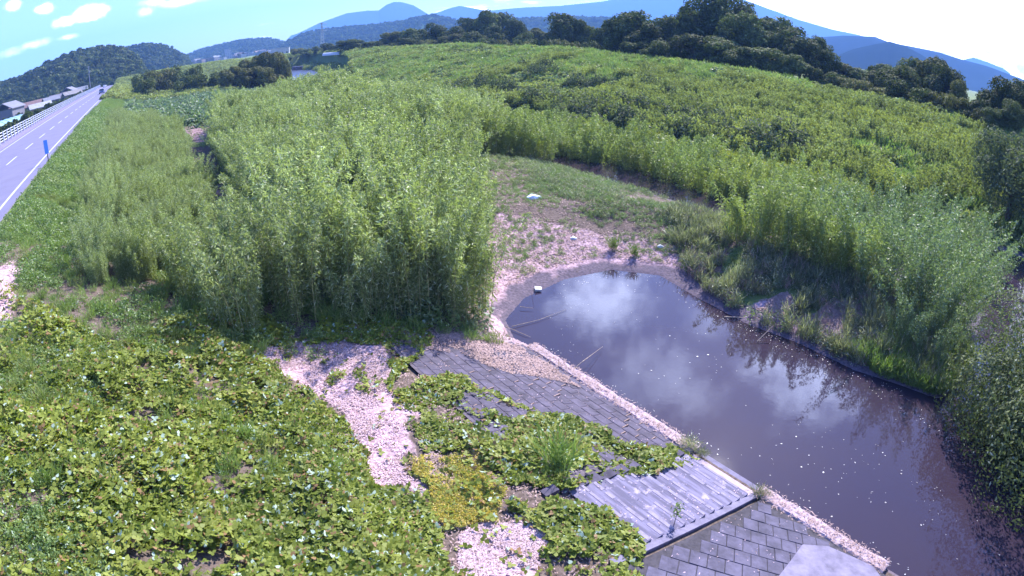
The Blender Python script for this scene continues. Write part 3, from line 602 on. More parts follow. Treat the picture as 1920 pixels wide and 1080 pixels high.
# litter of dry leaves
def litter(name, poly_list, n, mat, size, label, lift=.01, dens_noise=True):
    S, T = [], []
    for poly in poly_list:
        s, t = in_region(n, poly); S.append(s); T.append(t)
    s = np.concatenate(S); t = np.concatenate(T)
    if dens_noise: k = fbm(s * 1.6, t * 1.6, 44) + RN.random(len(s)) * .3 > .5; s, t = s[k], t[k]
    k = sdist(s, t, POND) > (.9 if name == 'dry_straw' else -9); s, t = s[k], t[k]
    P = place(s, t, lift); P[:, 2] += RN.random(len(s)) * .03; lv = Leaves(); n_ = len(s)
    A_ = rdir(n_) * np.array([1, 1, .25]); lv.add(P, A_, np.cross(rdir(n_) * .3 + np.array([0, 0, 1]), A_), size * (.4 + 1.2 * RN.random(n_)), size * .35 * (.5 + RN.random(n_)), 'diamond')
    tag(link(name, lv.mesh(name, mat)), label, 'dry litter', kind='stuff')
litter('dry_leaf_litter', [A_path, A_path2, A_shore], 60000, M['litter'], .055, 'pale dry leaf litter on the bare track between the vines')
C_gap2 = st_px([(385, 325), (440, 320), (460, 520), (405, 520)])
litter('dry_straw', [A_flat, A_pen, A_gap, A_gap2, [(11.5, 17), (18, 18.5), (24, 16), (26, 22), (28, 30), (29, 42), (23, 40), (14, 24)], C_gap2], 34000, M['straw'], .10, 'pinkish dry straw and stalks lying on the flat by the pond')
litter('brown_leaves', [[(2.6, 4.5), (6.3, 4.5), (6.6, 7), (8.8, 8), (8.6, 12), (6, 15.5), (2.2, 17), (2.4, 10)], A_moss], 14000, M['straw'], .07, 'orange brown dead leaves between the green vines and the bare track', lift=.03)
s, t = in_region(70000, A_moss); k = fbm(s * 2, t * 2, 51) + .3 * RN.random(len(s)) > .62; s, t = s[k], t[k]; n = len(s); P = place(s, t); P[:, 2] += RN.random(n) * .10
lv = Leaves(); lv.add(P, rdir(n, .4), rdir(n, 1), .05, .03, 'diamond'); tag(link('stonecrop', lv.mesh('stonecrop', M['yellow'])), 'patch of bright yellow green low plants beside the track', 'ground cover', kind='stuff')

# ------------------------------------------------------------------ scattered weeds and grass
WEED = src_coll('weed', [tuft_leafy(M['weed'], 130, .45, .6, .11, .05) for _ in range(4)])
GRASS = src_coll('grass', [tuft_grass(M['grass'], 80, .28, .75) for _ in range(4)])
REED = src_coll('reed', [tuft_grass(M['straw'], 26, .3, 1.1, .02, lean=.3)] + [tuft_grass(M['reed'], 60, .35, 1.25, .03, lean=.3) for _ in range(2)] + [tuft_leafy(M['reed'], 140, .5, 1.0, .13, .05) for _ in range(2)] + [tuft_leafy(M['willow'], 120, .5, .9, .12, .05)])
MIXW = src_coll('mixed_weed', [tuft_leafy(M['reed'], 130, .5, .8, .13, .05), tuft_leafy(M['weed'], 130, .5, .7, .12, .05), tuft_leafy(M['willow'], 120, .45, .9, .12, .05)])
def shoreD0(s, t): return sdist(s, t, RIVER)
s, t = RN.uniform(-6.4, -2, 900), RN.uniform(6, 16, 900)
scatter('slope_weeds', place(s, t), RN.uniform(.25, .6, len(s)), WEED, 'fine light green weeds mixed into the vines below the road', 'weeds')
s, t = RN.uniform(-6.4, 4, 9000), RN.uniform(14, 110, 9000)
k = (s < np.interp(t, [14, 22, 110], [5, 2, 6])) & ~inp(s, t, A_left) & ~inp(s, t, C_gap) & ~inp(s, t, C_gap2) & (fbm(s * .5, t * .5, 61) + np.where(t > 32, .2, 0) > .40) & (RN.random(len(s)) < np.interp(t, [14, 20, 40], [.5, .9, 1]))
s, t = s[k], t[k]
scatter('slope_weeds', place(s, t), RN.uniform(.5, 1.25, len(s)) * np.interp(t, [14, 60], [.7, 1.1]), WEED, 'mixed green weeds on the embankment below the road', 'weeds')
s, t = RN.uniform(-6.6, 2.5, 16000), RN.uniform(9, 330, 16000) ** 1.0; t = 9 + (t - 9) ** 1.35 / 330 ** .35
k = ~inp(s, t, A_left) & (RN.random(len(s)) < np.maximum(np.interp(t, [9, 20, 35], [.15, .5, 1]), np.interp(s, [-4, -2], [.7, .1]))); s, t = s[k], t[k]
scatter('embankment_grass', place(s, t), RN.uniform(.5, 1.1, len(s)) * np.interp(t, [10, 40, 300], [.6, .8, 1.6]) * np.interp(s, [-6.6, -5.5, -3], [.4, .7, 1]), GRASS, 'green grass on the embankment beside the road', 'grass', tilt=.2)
s, t = RN.uniform(-3, 3.5, 900), RN.uniform(19.5, 95, 900); k = ~inp(s, t, C_gap) & ~inp(s, t, C_gap2) & (fbm(s * .3, t * .2, 66) > .36) & (RN.random(len(s)) < np.interp(s, [-3.5, 0], [.35, 1]))
s, t = s[k], t[k]
scatter('young_bamboo', place(s, t), RN.uniform(.26, .5, len(s)), cb, 'low young bamboo shoots mixed with grass left of the thicket', 'bamboo', tilt=.1)
s, t = in_region(420, C_gap2); s2, t2 = in_region(160, C_gap); s = np.append(s, s2); t = np.append(t, t2)
scatter('gap_weeds', place(s, t), RN.uniform(.25, .8, len(s)), WEED, 'low weeds in the gap between the big thicket and the young bamboo', 'weeds', tilt=.3)
s, t = in_region(300, [(2.5, 18.9), (9.4, 14.3), (10.2, 15.6), (9, 17.5), (4, 20.3), (2.2, 21)])
scatter('thicket_foot_plants', place(s, t), RN.uniform(.6, 1.7, len(s)), MIXW, 'leafy plants and climbers at the shaded foot of the big thicket', 'weeds', tilt=.3)
# flat by the pond, bar shore
fl = A_flat_all + []
s, t = in_region(9000, [(10.9, 15), (24.5, 12), (26, 22), (27, 38), (20, 38), (12, 20)]); k = (sdist(s, t, POND) > 1.0) & (fbm(s * .6, t * .6, 71) + RN.random(len(s)) * .25 + np.interp(sdist(s, t, POND), [1, 5], [-.05, .12]) > .58); s, t = s[k], t[k]
scatter('low_weeds', place(s, t), RN.uniform(.12, .38, len(s)) ** 1.0, WEED, 'low green weeds growing on the dried mud flat above the pond', 'weeds')
s, t = in_region(5200, [(18.5, 1.5), (24.5, 2), (26, 15), (26, 19), (23.5, 19), (19.8, 14), (18, 9)])
k = (sdist(s, t, POND) > .25) & (sdist(s, t, RIVER) > .3) & (fbm(s * .6, t * .6, 75) > .42) & (RN.random(len(s)) < .7) & ~(inp(s, t, A_pen) & (RN.random(len(s)) < .8)); s, t = s[k], t[k]
scatter('shore_reeds', place(s, t), RN.uniform(.35, .85, len(s)), REED, 'grey green reeds and grasses along the far shore of the pond', 'reeds', tilt=.25)
s, t = in_region(6500, [(20, 16), (24, 14), (28.5, 16), (29.5, 34), (29.5, 46), (24, 44), (19, 32), (21, 24)]); k = (fbm(s * .5, t * .5, 77) + .25 * RN.random(len(s)) > .5) & (shoreD0(s, t) > .5); s, t = s[k], t[k]
scatter('shaded_weeds', place(s, t), RN.uniform(.2, .62, len(s)), MIXW, 'leafy weeds in the shade in front of the bamboo row', 'weeds', tilt=.2)
s, t = in_region(500, [(18.9, 2.2), (24, 2.4), (24, 5), (19.2, 6)]); k = sdist(s, t, POND) > .1; s, t = s[k], t[k]
scatter('shore_grass', place(s, t), RN.uniform(.6, 1.1, len(s)), GRASS, 'bright green grass hanging over the water at the tip of the bar', 'grass', tilt=.3)
s, t = in_region(420, [(0.5, 18.2), (9.5, 13.6), (9.5, 15.0), (3, 20), (0, 22)]); k = ~inp(s, t, A_path); s, t = s[k], t[k]
scatter('thicket_edge_grass', place(s, t), RN.uniform(.5, 1.0, len(s)), GRASS, 'long arching grass at the foot of the thicket', 'grass', tilt=.3)
s, t = st_px([(1045, 880)])[0]; 
# ------------------------------------------------------------------ far bank
BANK = src_coll('bank_vine', [tuft_leafy(M['bank'], 300, .9, .8, .22, .14, seed_up=1.0) for _ in range(4)])
BGR = src_coll('bank_grass', [tuft_grass(M['grass'], 90, .7, .9, .05, lean=.5) for _ in range(3)])
STALK = src_coll('stalk', [tuft_upright(M['bank'], 200, .5, 1.8, .28, .09) for _ in range(3)])
SHR = [tuft_leafy(M['shrub'], 900, 1.6, 2.3, .26, .14) for _ in range(3)]
SILV = src_coll('silver_vine', [tuft_leafy(M['silver'], 150, .9, .8, .32, .22) for _ in range(3)])
YG = src_coll('yellow_grass', [tuft_grass(leafmat('yellow_grass_blade', (.22, .24, .04), (.42, .40, .08), nscale=.3, instvar=.2), 80, .35, .9, .035) for _ in range(2)])
def shoreD(s, t): return sdist(s, t, RIVER)
s, t = RN.uniform(36, 112, 56000), RN.uniform(-25, 350, 56000)
k = (shoreD(s, t) > .4) & (s < 80 + np.maximum(t - 150, 0) * .2) & (RN.random(len(s)) < np.interp(np.hypot(s, t), [40, 120, 300], [1, .8, .5])); s, t = s[k], t[k]
m_ = fbm(s * .12, t * .12, 81)
scatter('bank_vines', place(s, t, -.1), (.35 + RN.random(len(s)) ** 2 * 1.1) * (.6 + 1.1 * m_) * np.interp(np.hypot(s, t), [40, 150, 300], [.75, 1.1, 1.5]), BANK, 'rolling cover of green vines over the far river bank', 'vines', tilt=.25)
s, t = RN.uniform(46, 100, 16000), RN.uniform(-25, 200, 16000); k = (fbm(s * .09, t * .07, 89) > .46) & (s < 78 + np.maximum(t - 150, 0) * .2); s, t = s[k], t[k]
scatter('bank_grass', place(s, t, .05), RN.uniform(.8, 1.5, len(s)), BGR, 'pale green grass mixed with the vines on the far bank', 'grass', tilt=.3)
s, t = RN.uniform(44, 70, 11000), RN.uniform(-20, 85, 11000); k = (fbm(s * .12, t * .12, 83) > .42) & (shoreD(s, t) > .6); s, t = s[k], t[k]
scatter('tall_weeds', place(s, t), RN.uniform(.45, 1.15, len(s)), STALK, 'tall upright weeds standing over the vines of the far bank', 'weeds', tilt=.08)
s, t = RN.uniform(47, 74, 2600), RN.uniform(45, 140, 2600); k = (fbm(s * .1, t * .06, 85) > .52) & (shoreD(s, t) > 1); s, t = s[k], t[k]
scatter('pale_vines', place(s, t), RN.uniform(.6, 1.1, len(s)), SILV, 'patches of pale blue green leaves on the far bank', 'vines', tilt=.25)
s, t = RN.uniform(-2, 30, 4200), RN.uniform(75, 190, 4200); k = (t > 75 + RN.random(len(s)) * 30) & (s > -1) & (sdist(s, t, thick) > -3); s, t = s[k], t[k]
scatter('pale_vines', place(s, t), RN.uniform(.9, 1.6, len(s)), SILV, 'pale blue green vines on the flood plain before the dark bushes', 'vines', tilt=.25)
s, t = RN.uniform(-6, 60, 9000), RN.uniform(150, 420, 9000); k = (shoreD(s, t) > 1); s, t = s[k], t[k]
scatter('plain_weeds', place(s, t), RN.uniform(1.2, 2.4, len(s)), BANK, 'green growth over the distant flood plain', 'weeds', tilt=.25)

def shrub(px, py, q, label='dark grey green shrub in the line along the far bank', group='shrubs along the far bank', D=None, name='shrub'):
    if px < 1900: label = ('large ' if q > 1.25 else 'small ' if q < 1.0 else '') + label.replace('standing alone on the vine covered slope of the far bank', 'alone on the far slope') + (' at its left end' if px < 1030 else ' near its middle' if px < 1270 else ' towards the right')
    if D: x, y, _ = at_dist(px, py, D)
    else: x, y = on_ground(px, py)
    o = link(name, random.choice(SHR)); o.location = (x, y, float(ground(x, y)) - .1); o.rotation_euler[2] = random.random() * 6; o.scale = (q, q, q * random.uniform(.7, 1)); tag(o, label, 'shrub', group); return o
for k in range(70):
    px = 850 + k * 9.6 + random.uniform(-12, 12); py = np.interp(px, [850, 1000, 1200, 1400, 1500], [178, 200, 232, 272, 298]) + random.uniform(-20, 16)
    shrub(px, py, random.uniform(.9, 1.6))
for k in range(22):
    px = random.uniform(950, 1320); py = np.interp(px, [950, 1320], [125, 190]) + random.uniform(-8, 18); shrub(px, py, random.uniform(.7, 1.3), 'dark shrub standing alone on the vine covered slope of the far bank', 'scattered shrubs on the far slope')
for k in range(10):
    px = random.uniform(1340, 1840); py = np.interp(px, [1340, 1840], [230, 360]) + random.uniform(-30, 60); shrub(px, py, random.uniform(.35, .7), 'dark shrub standing alone on the vine covered slope of the far bank', 'scattered shrubs on the far slope')

s, t = in_region(2600, [(37, 12), (45, 10), (47, 26), (42, 42), (37, 45)]); k = (fbm(s * .25, t * .25, 87) > .45) & (shoreD(s, t) > .3); s, t = s[k], t[k]
scatter('yellow_grass', place(s, t), RN.uniform(.8, 1.5, len(s)), YG, 'yellow green grass in the gap behind the bamboo row', 'grass', tilt=.25)
# ------------------------------------------------------------------ trees
def tree_meshes(mat, h=10., r=4.5, n=14000, ls=.36, trunk_h=.3, nb=22, seed=0, low=.04, ws=.28):
    rg = np.random.default_rng(seed)
    B = []; 
    while len(B) < nb:
        p = rg.uniform(-1, 1, 3)
        if np.dot(p, p) < 1 : B.append(p)
    B = np.array(B); C = B * np.array([r * .72, r * .72, h * (1 - low) * .38]) + np.array([0, 0, h * (low + (1 - low) * .5)])
    rad = rg.uniform(.26, .42, nb) * r
    i = rg.integers(0, nb, n); d = unit(rg.normal(size=(n, 3)) + np.array([0, 0, .25])); q = rad[i] * (1 - .35 * rg.random(n) ** 2)
    lump = 1 + .18 * np.sin(d[:, 0] * 7 + i) * np.sin(d[:, 1] * 6 + 2 * i) 
    P = C[i] + d * (q * lump)[:, None]
    P[:, 2] = np.maximum(P[:, 2], .3)
    lv = Leaves(); A_, B_ = facing(d + unit(rg.normal(size=(n, 3))) * .7); lv.add(P, A_, B_, ls * (.5 + rg.random(n)), ws * (.5 + rg.random(n)), 'diamond')
    m = MB(); top = h * .6; m.tube([(0, 0, 0), (.05 * r, 0, top * .4), (-.03 * r, .04 * r, top * .75), (0, 0, top)], [r * .065, r * .05, r * .038, r * .02], 8)
    for k in range(min(7, nb)):
        e = C[k]; m.tube([(0, 0, top * .45), (e[0] * .45, e[1] * .45, (top * .45 + e[2]) / 2 + .2), tuple(e)], [r * .032, r * .022, r * .008], 6)
    return m.mesh('trunk', M['bark']), lv.mesh('crown', mat)
TREE = [tree_meshes(M['tree'], seed=k) for k in range(4)]
TREEO = [tree_meshes(M['tree_olive'], seed=10 + k, nb=12) for k in range(3)]
BUSHY = [tree_meshes(M['tree_olive'] if k == 1 else M['tree'], h=5, r=3.4, n=3000, ls=.34, low=.02, nb=11, seed=20 + k) for k in range(3)]
def tree(kind, px, py_top, D, wpx, label, group, name='tree', cat='tree', base_h=10., base_r=4.5):
    x, y, zt = at_dist(px, py_top, D); g = float(ground(x, y)); H = max(zt - g + .2, 1.2); Wd = wpx / FPX * D
    tr, cr = random.choice(kind)
    root = empty(name, (x, y, g - .2), random.random() * 6.28); sxy = Wd / (2 * base_r * .95); root.scale = (sxy, sxy, H / (base_h * .97)); tag(root, label, cat, group)
    link('trunk', tr, root); link('crown', cr, root); return root
LW = 'dark evergreen tree in the dense wood behind the far bank'
for a in [(1180, 22, 122, 110), (1215, 48, 114, 90), (1255, 34, 120, 90), (1295, 14, 128, 90), (1340, -6, 120, 125), (1385, 0, 126, 100), (1400, 28, 112, 110), (1445, 24, 125, 105), (1475, 50, 112, 100), (1505, 66, 106, 90),
          (1300, 66, 106, 100), (1240, 78, 105, 80), (1350, 72, 104, 100), (1430, 85, 100, 95), (1545, 96, 108, 70), (1490, 104, 98, 70), (1195, 75, 110, 70), (1530, 70, 118, 80), (1165, 60, 125, 70), (1390, 90, 99, 80)]:
    lab = LW
    if a[0] == 1340: lab = 'tallest dark tree of the dense wood, its crown at the upper edge'
    if a[0] == 1180: lab = 'spreading tree at the left end of the dense wood'
    if a[0] == 1545: lab = 'low tree at the right end of the dense wood beside the distant hills'
    tree(TREE, *a, lab, 'trees of the dense wood')
for a in [(1580, 118, 112, 75), (1610, 128, 110, 60), (1640, 132, 108, 60), (1690, 126, 93, 95), (1740, 100, 104, 95), (1775, 125, 98, 85), (1655, 120, 120, 60), (1715, 110, 115, 70), (1800, 150, 92, 60)]:
    lab = 'round tree in the line along the crest of the far bank right of the wood'
    if a[0] == 1740: lab = 'tall rounded tree rising highest in the crest line right of the wood'
    tree(TREE if a[0] % 20 else TREEO, *a, lab, 'trees along the crest right of the wood')
for a in [(1690, 150, 84, 70), (1660, 165, 86, 60), (1730, 165, 82, 70), (1765, 172, 80, 70), (1795, 178, 78, 60), (1825, 190, 76, 60), (1620, 150, 92, 60), (1590, 145, 95, 60), (1560, 135, 97, 60), (1525, 125, 97, 50), (1850, 205, 74, 50)]:
    tree(BUSHY, *a, 'rounded dark bush at the foot of the crest trees right of the wood', 'bushes along the crest right of the wood', 'bush', 'bush', 5., 3.4)
for a in [(1885, 152, 79, 100), (1850, 185, 78, 70), (1925, 155, 82, 100), (1900, 190, 74, 80), (1865, 200, 73, 60)]:
    tree(TREE, *a, 'dark tree in the clump at the right edge above the far slope', 'trees of the clump at the right edge')
LM = 'dark tree in the long belt behind the far bank before the blue mountains'
for a in [(735, 60, 212, 60), (775, 50, 205, 60), (815, 46, 198, 60), (850, 52, 190, 60), (880, 34, 200, 60), (910, 22, 200, 70), (940, 24, 205, 65), (970, 40, 190, 60), (1005, 52, 178, 60), (1060, 26, 150, 90), (1105, 52, 148, 60), (1032, 60, 172, 60),
          (700, 76, 215, 50), (655, 72, 232, 60), (1135, 52, 138, 60), (925, 50, 185, 60), (890, 60, 180, 60), (840, 62, 185, 60), (790, 64, 195, 60), (760, 72, 190, 60), (985, 62, 165, 50)]:
    lab = LM
    if a[0] == 910: lab = 'tall dark tree with a broad top under the small blue peak'
    if a[0] == 1060: lab = 'round dark green tree standing alone left of the dense wood'
    tree(TREE if a[0] % 3 else TREEO, *a, lab, 'trees of the belt behind the far bank')
for k in range(34):
    px = 560 + k * 18 + random.uniform(-8, 8); py = np.interp(px, [560, 700, 900, 1170], [88, 80, 72, 80]) + random.uniform(-5, 5); D = np.interp(px, [560, 700, 900, 1170], [330, 212, 160, 118])
    tree(BUSHY, px, py, D, random.uniform(35, 55), ('olive green bush in the low belt behind the crest, ' + ('under the pylon' if px < 660 else 'below the big blue peak' if px < 830 else 'below the small blue peak' if px < 980 else 'beside the dense wood')), 'bushes behind the crest of the far bank', 'bush', 'bush', 5., 3.4)
for a in [(458, 112, 165, 62), (482, 104, 163, 68), (506, 98, 160, 72), (524, 100, 158, 42), (534, 112, 155, 26), (440, 124, 158, 60), (472, 126, 150, 70), (502, 124, 150, 66)]:
    tree(TREEO, *a, 'olive green tree in the clump on the near side of the distant river bend', 'trees by the river bend')
for a in [(262, 136, 190, 55), (282, 132, 195, 50), (302, 128, 190, 62), (327, 124, 195, 55), (347, 128, 185, 62), (368, 122, 180, 40), (392, 134, 170, 66), (415, 134, 175, 50), (352, 138, 168, 60), (275, 146, 172, 50)]:
    tree(BUSHY, *a, 'dark rounded bush on the flood plain right of the far end of the road', 'bushes right of the far road', 'bush', 'bush', 5., 3.4)
# near right: river tree and the willow over the pond
x, y, zt = at_dist(1918, 232, 47)
tree([tree_meshes(M['shrub'], h=7, r=3.6, n=16000, ls=.2, ws=.1, seed=77, low=.05, nb=20)], 1925, 225, 47, 190, 'grey green tree at the right edge across the narrow water', None, 'tree', 'tree', 7, 3.6)
wl = tree_meshes(M['willow_dark'], h=3.0, r=6.1, n=150000, ls=.13, ws=.055, seed=91, low=.03, nb=26)
wx, wy = to_xy(19.8, -3.2); root = empty('willow_tree', (wx, wy, max(float(ground(wx, wy)), 0) - .15), 0.4); tag(root, 'leafy willow leaning over the pond at the lower right edge', 'tree'); link('trunk', wl[0], root); link('crown', wl[1], root)

# forest on the near hill
FOR = src_coll('forest_tree', [tree_meshes(M['forest'], h=11, r=5, n=420, ls=2.0, ws=1.6, seed=30 + k, nb=8)[1] for k in range(4)])
def on_hill(H, n, front=.62, lo=.0):
    A, Dd, Z = H; na = len(A); i = RN.random(n) * (na - 1); j = RN.uniform(lo, front, n) * (Dd.shape[0] - 1)
    i0 = i.astype(int); j0 = j.astype(int); fi = i - i0; fj = j - j0
    z = Z[j0, i0] * (1 - fi) * (1 - fj) + Z[j0, np.minimum(i0 + 1, na - 1)] * fi * (1 - fj) + Z[j0 + 1, i0] * (1 - fi) * fj + Z[j0 + 1, np.minimum(i0 + 1, na - 1)] * fi * fj
    a = np.interp(i, np.arange(na), A); d = np.interp(j, np.arange(Dd.shape[0]), Dd[:, 0]); return np.stack([d * np.sin(a), d * np.cos(a), z - 4.5], -1)
scatter('forest', on_hill(H1, 2600), RN.uniform(.5, 1.05, 2600), FOR, 'dark green forest covering the hill left of the road', 'forest', tilt=.1)
scatter('forest', on_hill(H2, 1500), RN.uniform(.6, 1.1, 1500), FOR, 'forest covering the second hill at the end of the road', 'forest', tilt=.1)
scatter('forest', on_hill(H3, 2500), RN.uniform(.7, 1.3, 2500), FOR, 'bluish woods on the low hill above the distant town', 'forest', tilt=.1)
scatter('forest', on_hill(H4, 4500), RN.uniform(.7, 1.3, 4500), FOR, 'bluish woods on the long hills below the mountains', 'forest', tilt=.1)
# belt of trees at the foot of the left hill, left of the road
s = RN.uniform(-160, -75, 500); t = RN.uniform(120, 620, 500); scatter('hillside_trees', place(s, t, -1), RN.uniform(.4, .9, 500), FOR, 'dark trees behind the houses at the foot of the left hill', 'trees', tilt=.1)
s = RN.uniform(-46, -19, 700); t = RN.uniform(60, 500, 700); scatter('roadside_bushes', place(s, t, -.4), RN.uniform(.10, .28, 700), FOR, 'green bushes below the road on its far side', 'bushes', tilt=.1)

# ------------------------------------------------------------------ houses, poles, pylon
def house(px, py, D, w_, d_, h_, rz, wall, roof, label, name='house', group='houses left of the road', flat=False):
    x, y, z = at_dist(px, py, D); g = float(ground(x, y))
    root = empty(name, (x, y, max(g - .3, 0)), rz); tag(root, label, name.replace('_', ' '), group)
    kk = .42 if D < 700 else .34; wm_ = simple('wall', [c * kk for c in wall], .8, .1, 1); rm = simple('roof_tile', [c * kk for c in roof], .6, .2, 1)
    if D < 380 and name == 'house': w_ *= .72; d_ *= .72; h_ *= .8
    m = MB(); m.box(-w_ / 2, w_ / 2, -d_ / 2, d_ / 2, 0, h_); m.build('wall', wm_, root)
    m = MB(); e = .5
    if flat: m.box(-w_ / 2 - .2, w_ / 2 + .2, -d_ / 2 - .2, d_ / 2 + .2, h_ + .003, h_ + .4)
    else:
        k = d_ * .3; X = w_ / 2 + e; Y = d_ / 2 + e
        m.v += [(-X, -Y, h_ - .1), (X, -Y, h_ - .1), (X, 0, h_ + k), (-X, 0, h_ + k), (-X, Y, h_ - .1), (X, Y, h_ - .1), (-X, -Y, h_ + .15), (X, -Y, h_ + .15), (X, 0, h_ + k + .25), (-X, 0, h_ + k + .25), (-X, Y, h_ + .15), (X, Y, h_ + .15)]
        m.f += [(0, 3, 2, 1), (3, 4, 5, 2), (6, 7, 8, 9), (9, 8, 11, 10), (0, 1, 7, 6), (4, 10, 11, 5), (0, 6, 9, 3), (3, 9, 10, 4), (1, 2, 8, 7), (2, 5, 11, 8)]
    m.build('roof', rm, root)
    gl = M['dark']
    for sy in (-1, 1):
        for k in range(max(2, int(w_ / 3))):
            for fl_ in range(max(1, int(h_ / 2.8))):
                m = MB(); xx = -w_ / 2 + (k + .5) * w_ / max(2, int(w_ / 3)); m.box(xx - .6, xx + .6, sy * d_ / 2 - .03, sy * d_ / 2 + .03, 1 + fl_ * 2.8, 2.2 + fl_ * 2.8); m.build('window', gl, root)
    return root
RT = R(36)
house(75, 198, 230, 11, 7, 3.0, RT + .3, (.5, .34, .26), (.75, .76, .82), 'low shed with a pale shining roof and brown wall')
house(20, 215, 225, 12, 10, 5.5, RT + 1.2, (.35, .34, .42), (.36, .36, .45), 'big house with a grey hipped roof above the arched greenhouse')
house(95, 182, 290, 10, 7, 3.4, RT + .4, (.3, .26, .28), (.42, .42, .5), 'house with a grey curved looking roof among dark trees')
house(105, 176, 330, 9, 7, 3.6, RT + .2, (.5, .4, .4), (.4, .36, .42), 'small grey roofed house further up the row')
house(130, 168, 340, 15, 9, 5.6, RT + 1.4, (.36, .34, .42), (.34, .33, .42), 'large two storey house with a grey roof near the utility pole')
house(135, 176, 300, 12, 7, 3.0, RT + .4, (.4, .35, .33), (.5, .46, .46), 'low building with a pale eave right beside the road fence')
house(150, 170, 350, 12, 8, 3.6, RT + .1, (.5, .5, .56), (.45, .46, .52), 'pale building just left of the utility pole')
house(60, 190, 300, 13, 8, 3.4, RT + .2, (.45, .28, .26), (.45, .28, .25), 'house with a reddish roof behind the pale shed')
house(30, 205, 265, 12, 8, 3.4, RT + .2, (.4, .3, .3), (.42, .27, .26), 'reddish roofed house behind the grey house')
# arched greenhouse
x, y, z = at_dist(4, 232, 165); root = empty('greenhouse', (x, y, float(ground(x, y))), RT + math.pi / 2 - .3); tag(root, 'arched pale blue greenhouse at the left edge below the road', 'greenhouse')
m = MB(); m.loft([[(xx, 3.2 * math.cos(a), 3.0 * math.sin(a)) for a in np.linspace(0, math.pi, 13)] for xx in (-11, 11)]); m.build('cover', simple('greenhouse_film', (.22, .36, .42), .3), root)
m = MB()
for xx in np.linspace(-11, 11, 9): m.tube([(xx, 3.25 * math.cos(a), 3.05 * math.sin(a)) for a in np.linspace(0, math.pi, 13)], .04, 5)
m.build('frame', M['galv'], root)
# far white buildings and town
for a in [(688, 76, 420, 16, 10, 4, 'white building on the slope between trees under the mountain'), (672, 78, 430, 9, 8, 3, 'small white building left of the white one on the slope'), (526, 96, 480, 14, 9, 5, 'white flat building behind the olive tree clump')]:
    house(*a[:6], .3, (.85, .85, .9), (.85, .85, .92), a[6], 'building', 'white buildings beyond the river', True)
TL = 'small pale building of the distant town at the foot of the bluish hills'
for k in range(44):
    px = random.uniform(350, 520); D = random.uniform(800, 1250); c = random.choice([(.7, .7, .75), (.8, .8, .85), (.5, .48, .55), (.6, .45, .42)])
    TL = {(.7, .7, .75): 'pale grey', (.8, .8, .85): 'white', (.5, .48, .55): 'mauve grey', (.6, .45, .42): 'pinkish'}[c] + (' building of the nearer streets' if D < 950 else ' building of the farther streets') + (' at the left end' if px < 400 else ' in the middle' if px < 460 else ' at the right end') + ' of the distant town'
    b = house(px, 100, D, random.uniform(8, 15), random.uniform(7, 10), random.uniform(3.5, 7), random.random() * 3, c, random.choice([(.35, .35, .42), (.6, .6, .68), (.5, .33, .3)]), TL, 'building', 'buildings of the distant town', random.random() < .4)
house(427, 92, 1100, 11, 11, 17, .5, (.75, .74, .8), (.7, .7, .75), 'tall pale apartment block standing out of the distant town', 'building', 'buildings of the distant town', True)
# long white sheet at the foot of the belt
x, y, z = at_dist(640, 92, 232); root = empty('greenhouse', (x, y, float(ground(x, y))), -.25); tag(root, 'long low white tunnel greenhouse at the foot of the tree belt', 'greenhouse')
m = MB(); m.loft([[(xx, 1.1 * math.cos(a), 1.1 * math.sin(a)) for a in np.linspace(0, math.pi, 9)] for xx in (-8, 8)]); m.build('cover', M['white'], root)
m = MB(); m.box(-8.05, -7.98, -.5, .5, 0, .9); m.build('door', M['galv'], root)
def utility_pole(px, D, h_, label):
    x, y, z = at_dist(px, 150, D); root = empty('utility_pole', (x, y, float(ground(x, y))), RT); tag(root, label, 'utility pole', 'utility poles')
    m = MB(); m.tube([(0, 0, -.5), (0, 0, h_)], [.24, .15], 10); m.build('pole', simple('pole_concrete', (.22, .22, .26), .8), root)
    for k, z in enumerate((h_ - .5, h_ - 1.6)): m = MB(); m.box(-1.1, 1.1, -.06, .06, z, z + .12); m.build('crossarm', M['galv'], root)
    m = MB(); m.tube([(.45, 0, h_ - 3.4), (.45, 0, h_ - 2.4)], .28, 10); m.build('transformer', M['galv'], root)
utility_pole(168, 330, 13.2, 'tall pale concrete utility pole beside the road fence')
utility_pole(161, 400, 9, 'shorter utility pole just behind the tall pale one')
utility_pole(729, 230, 7, 'thin dark utility pole before the tree belt')
x, y, zt = at_dist(603, 42, 480); g = float(ground(x, y)); h_ = zt - g; root = empty('pylon', (x, y, g), .6); tag(root, 'lattice power pylon rising over the hills left of the mountain', 'pylon')
m = MB()
for sx, sy in ((-1, -1), (1, -1), (1, 1), (-1, 1)): m.tube([(sx * 1.7, sy * 1.7, 0), (sx * .8, sy * .8, h_ * .6), (sx * .25, sy * .25, h_)], .22, 5)
lv_ = np.linspace(0, h_, 10)
wd = lambda z: np.interp(z, [0, h_ * .6, h_], [1.7, .8, .25])
for z0, z1 in zip(lv_[:-1], lv_[1:]):
    a, b = wd(z0), wd(z1)
    for (x0, y0, x1, y1) in ((-1, -1, 1, -1), (1, -1, 1, 1), (1, 1, -1, 1), (-1, 1, -1, -1)): m.tube([(x0 * a, y0 * a, z0), (x1 * b, y1 * b, z1)], .1, 4)
m.build('tower', M['galv'], root)
for z in (h_ * .7, h_ * .82, h_ * .94): m = MB(); m.tube([(-4, 0, z), (0, 0, z + .7), (4, 0, z)], .2, 5); m.build('crossarm', M['galv'], root)
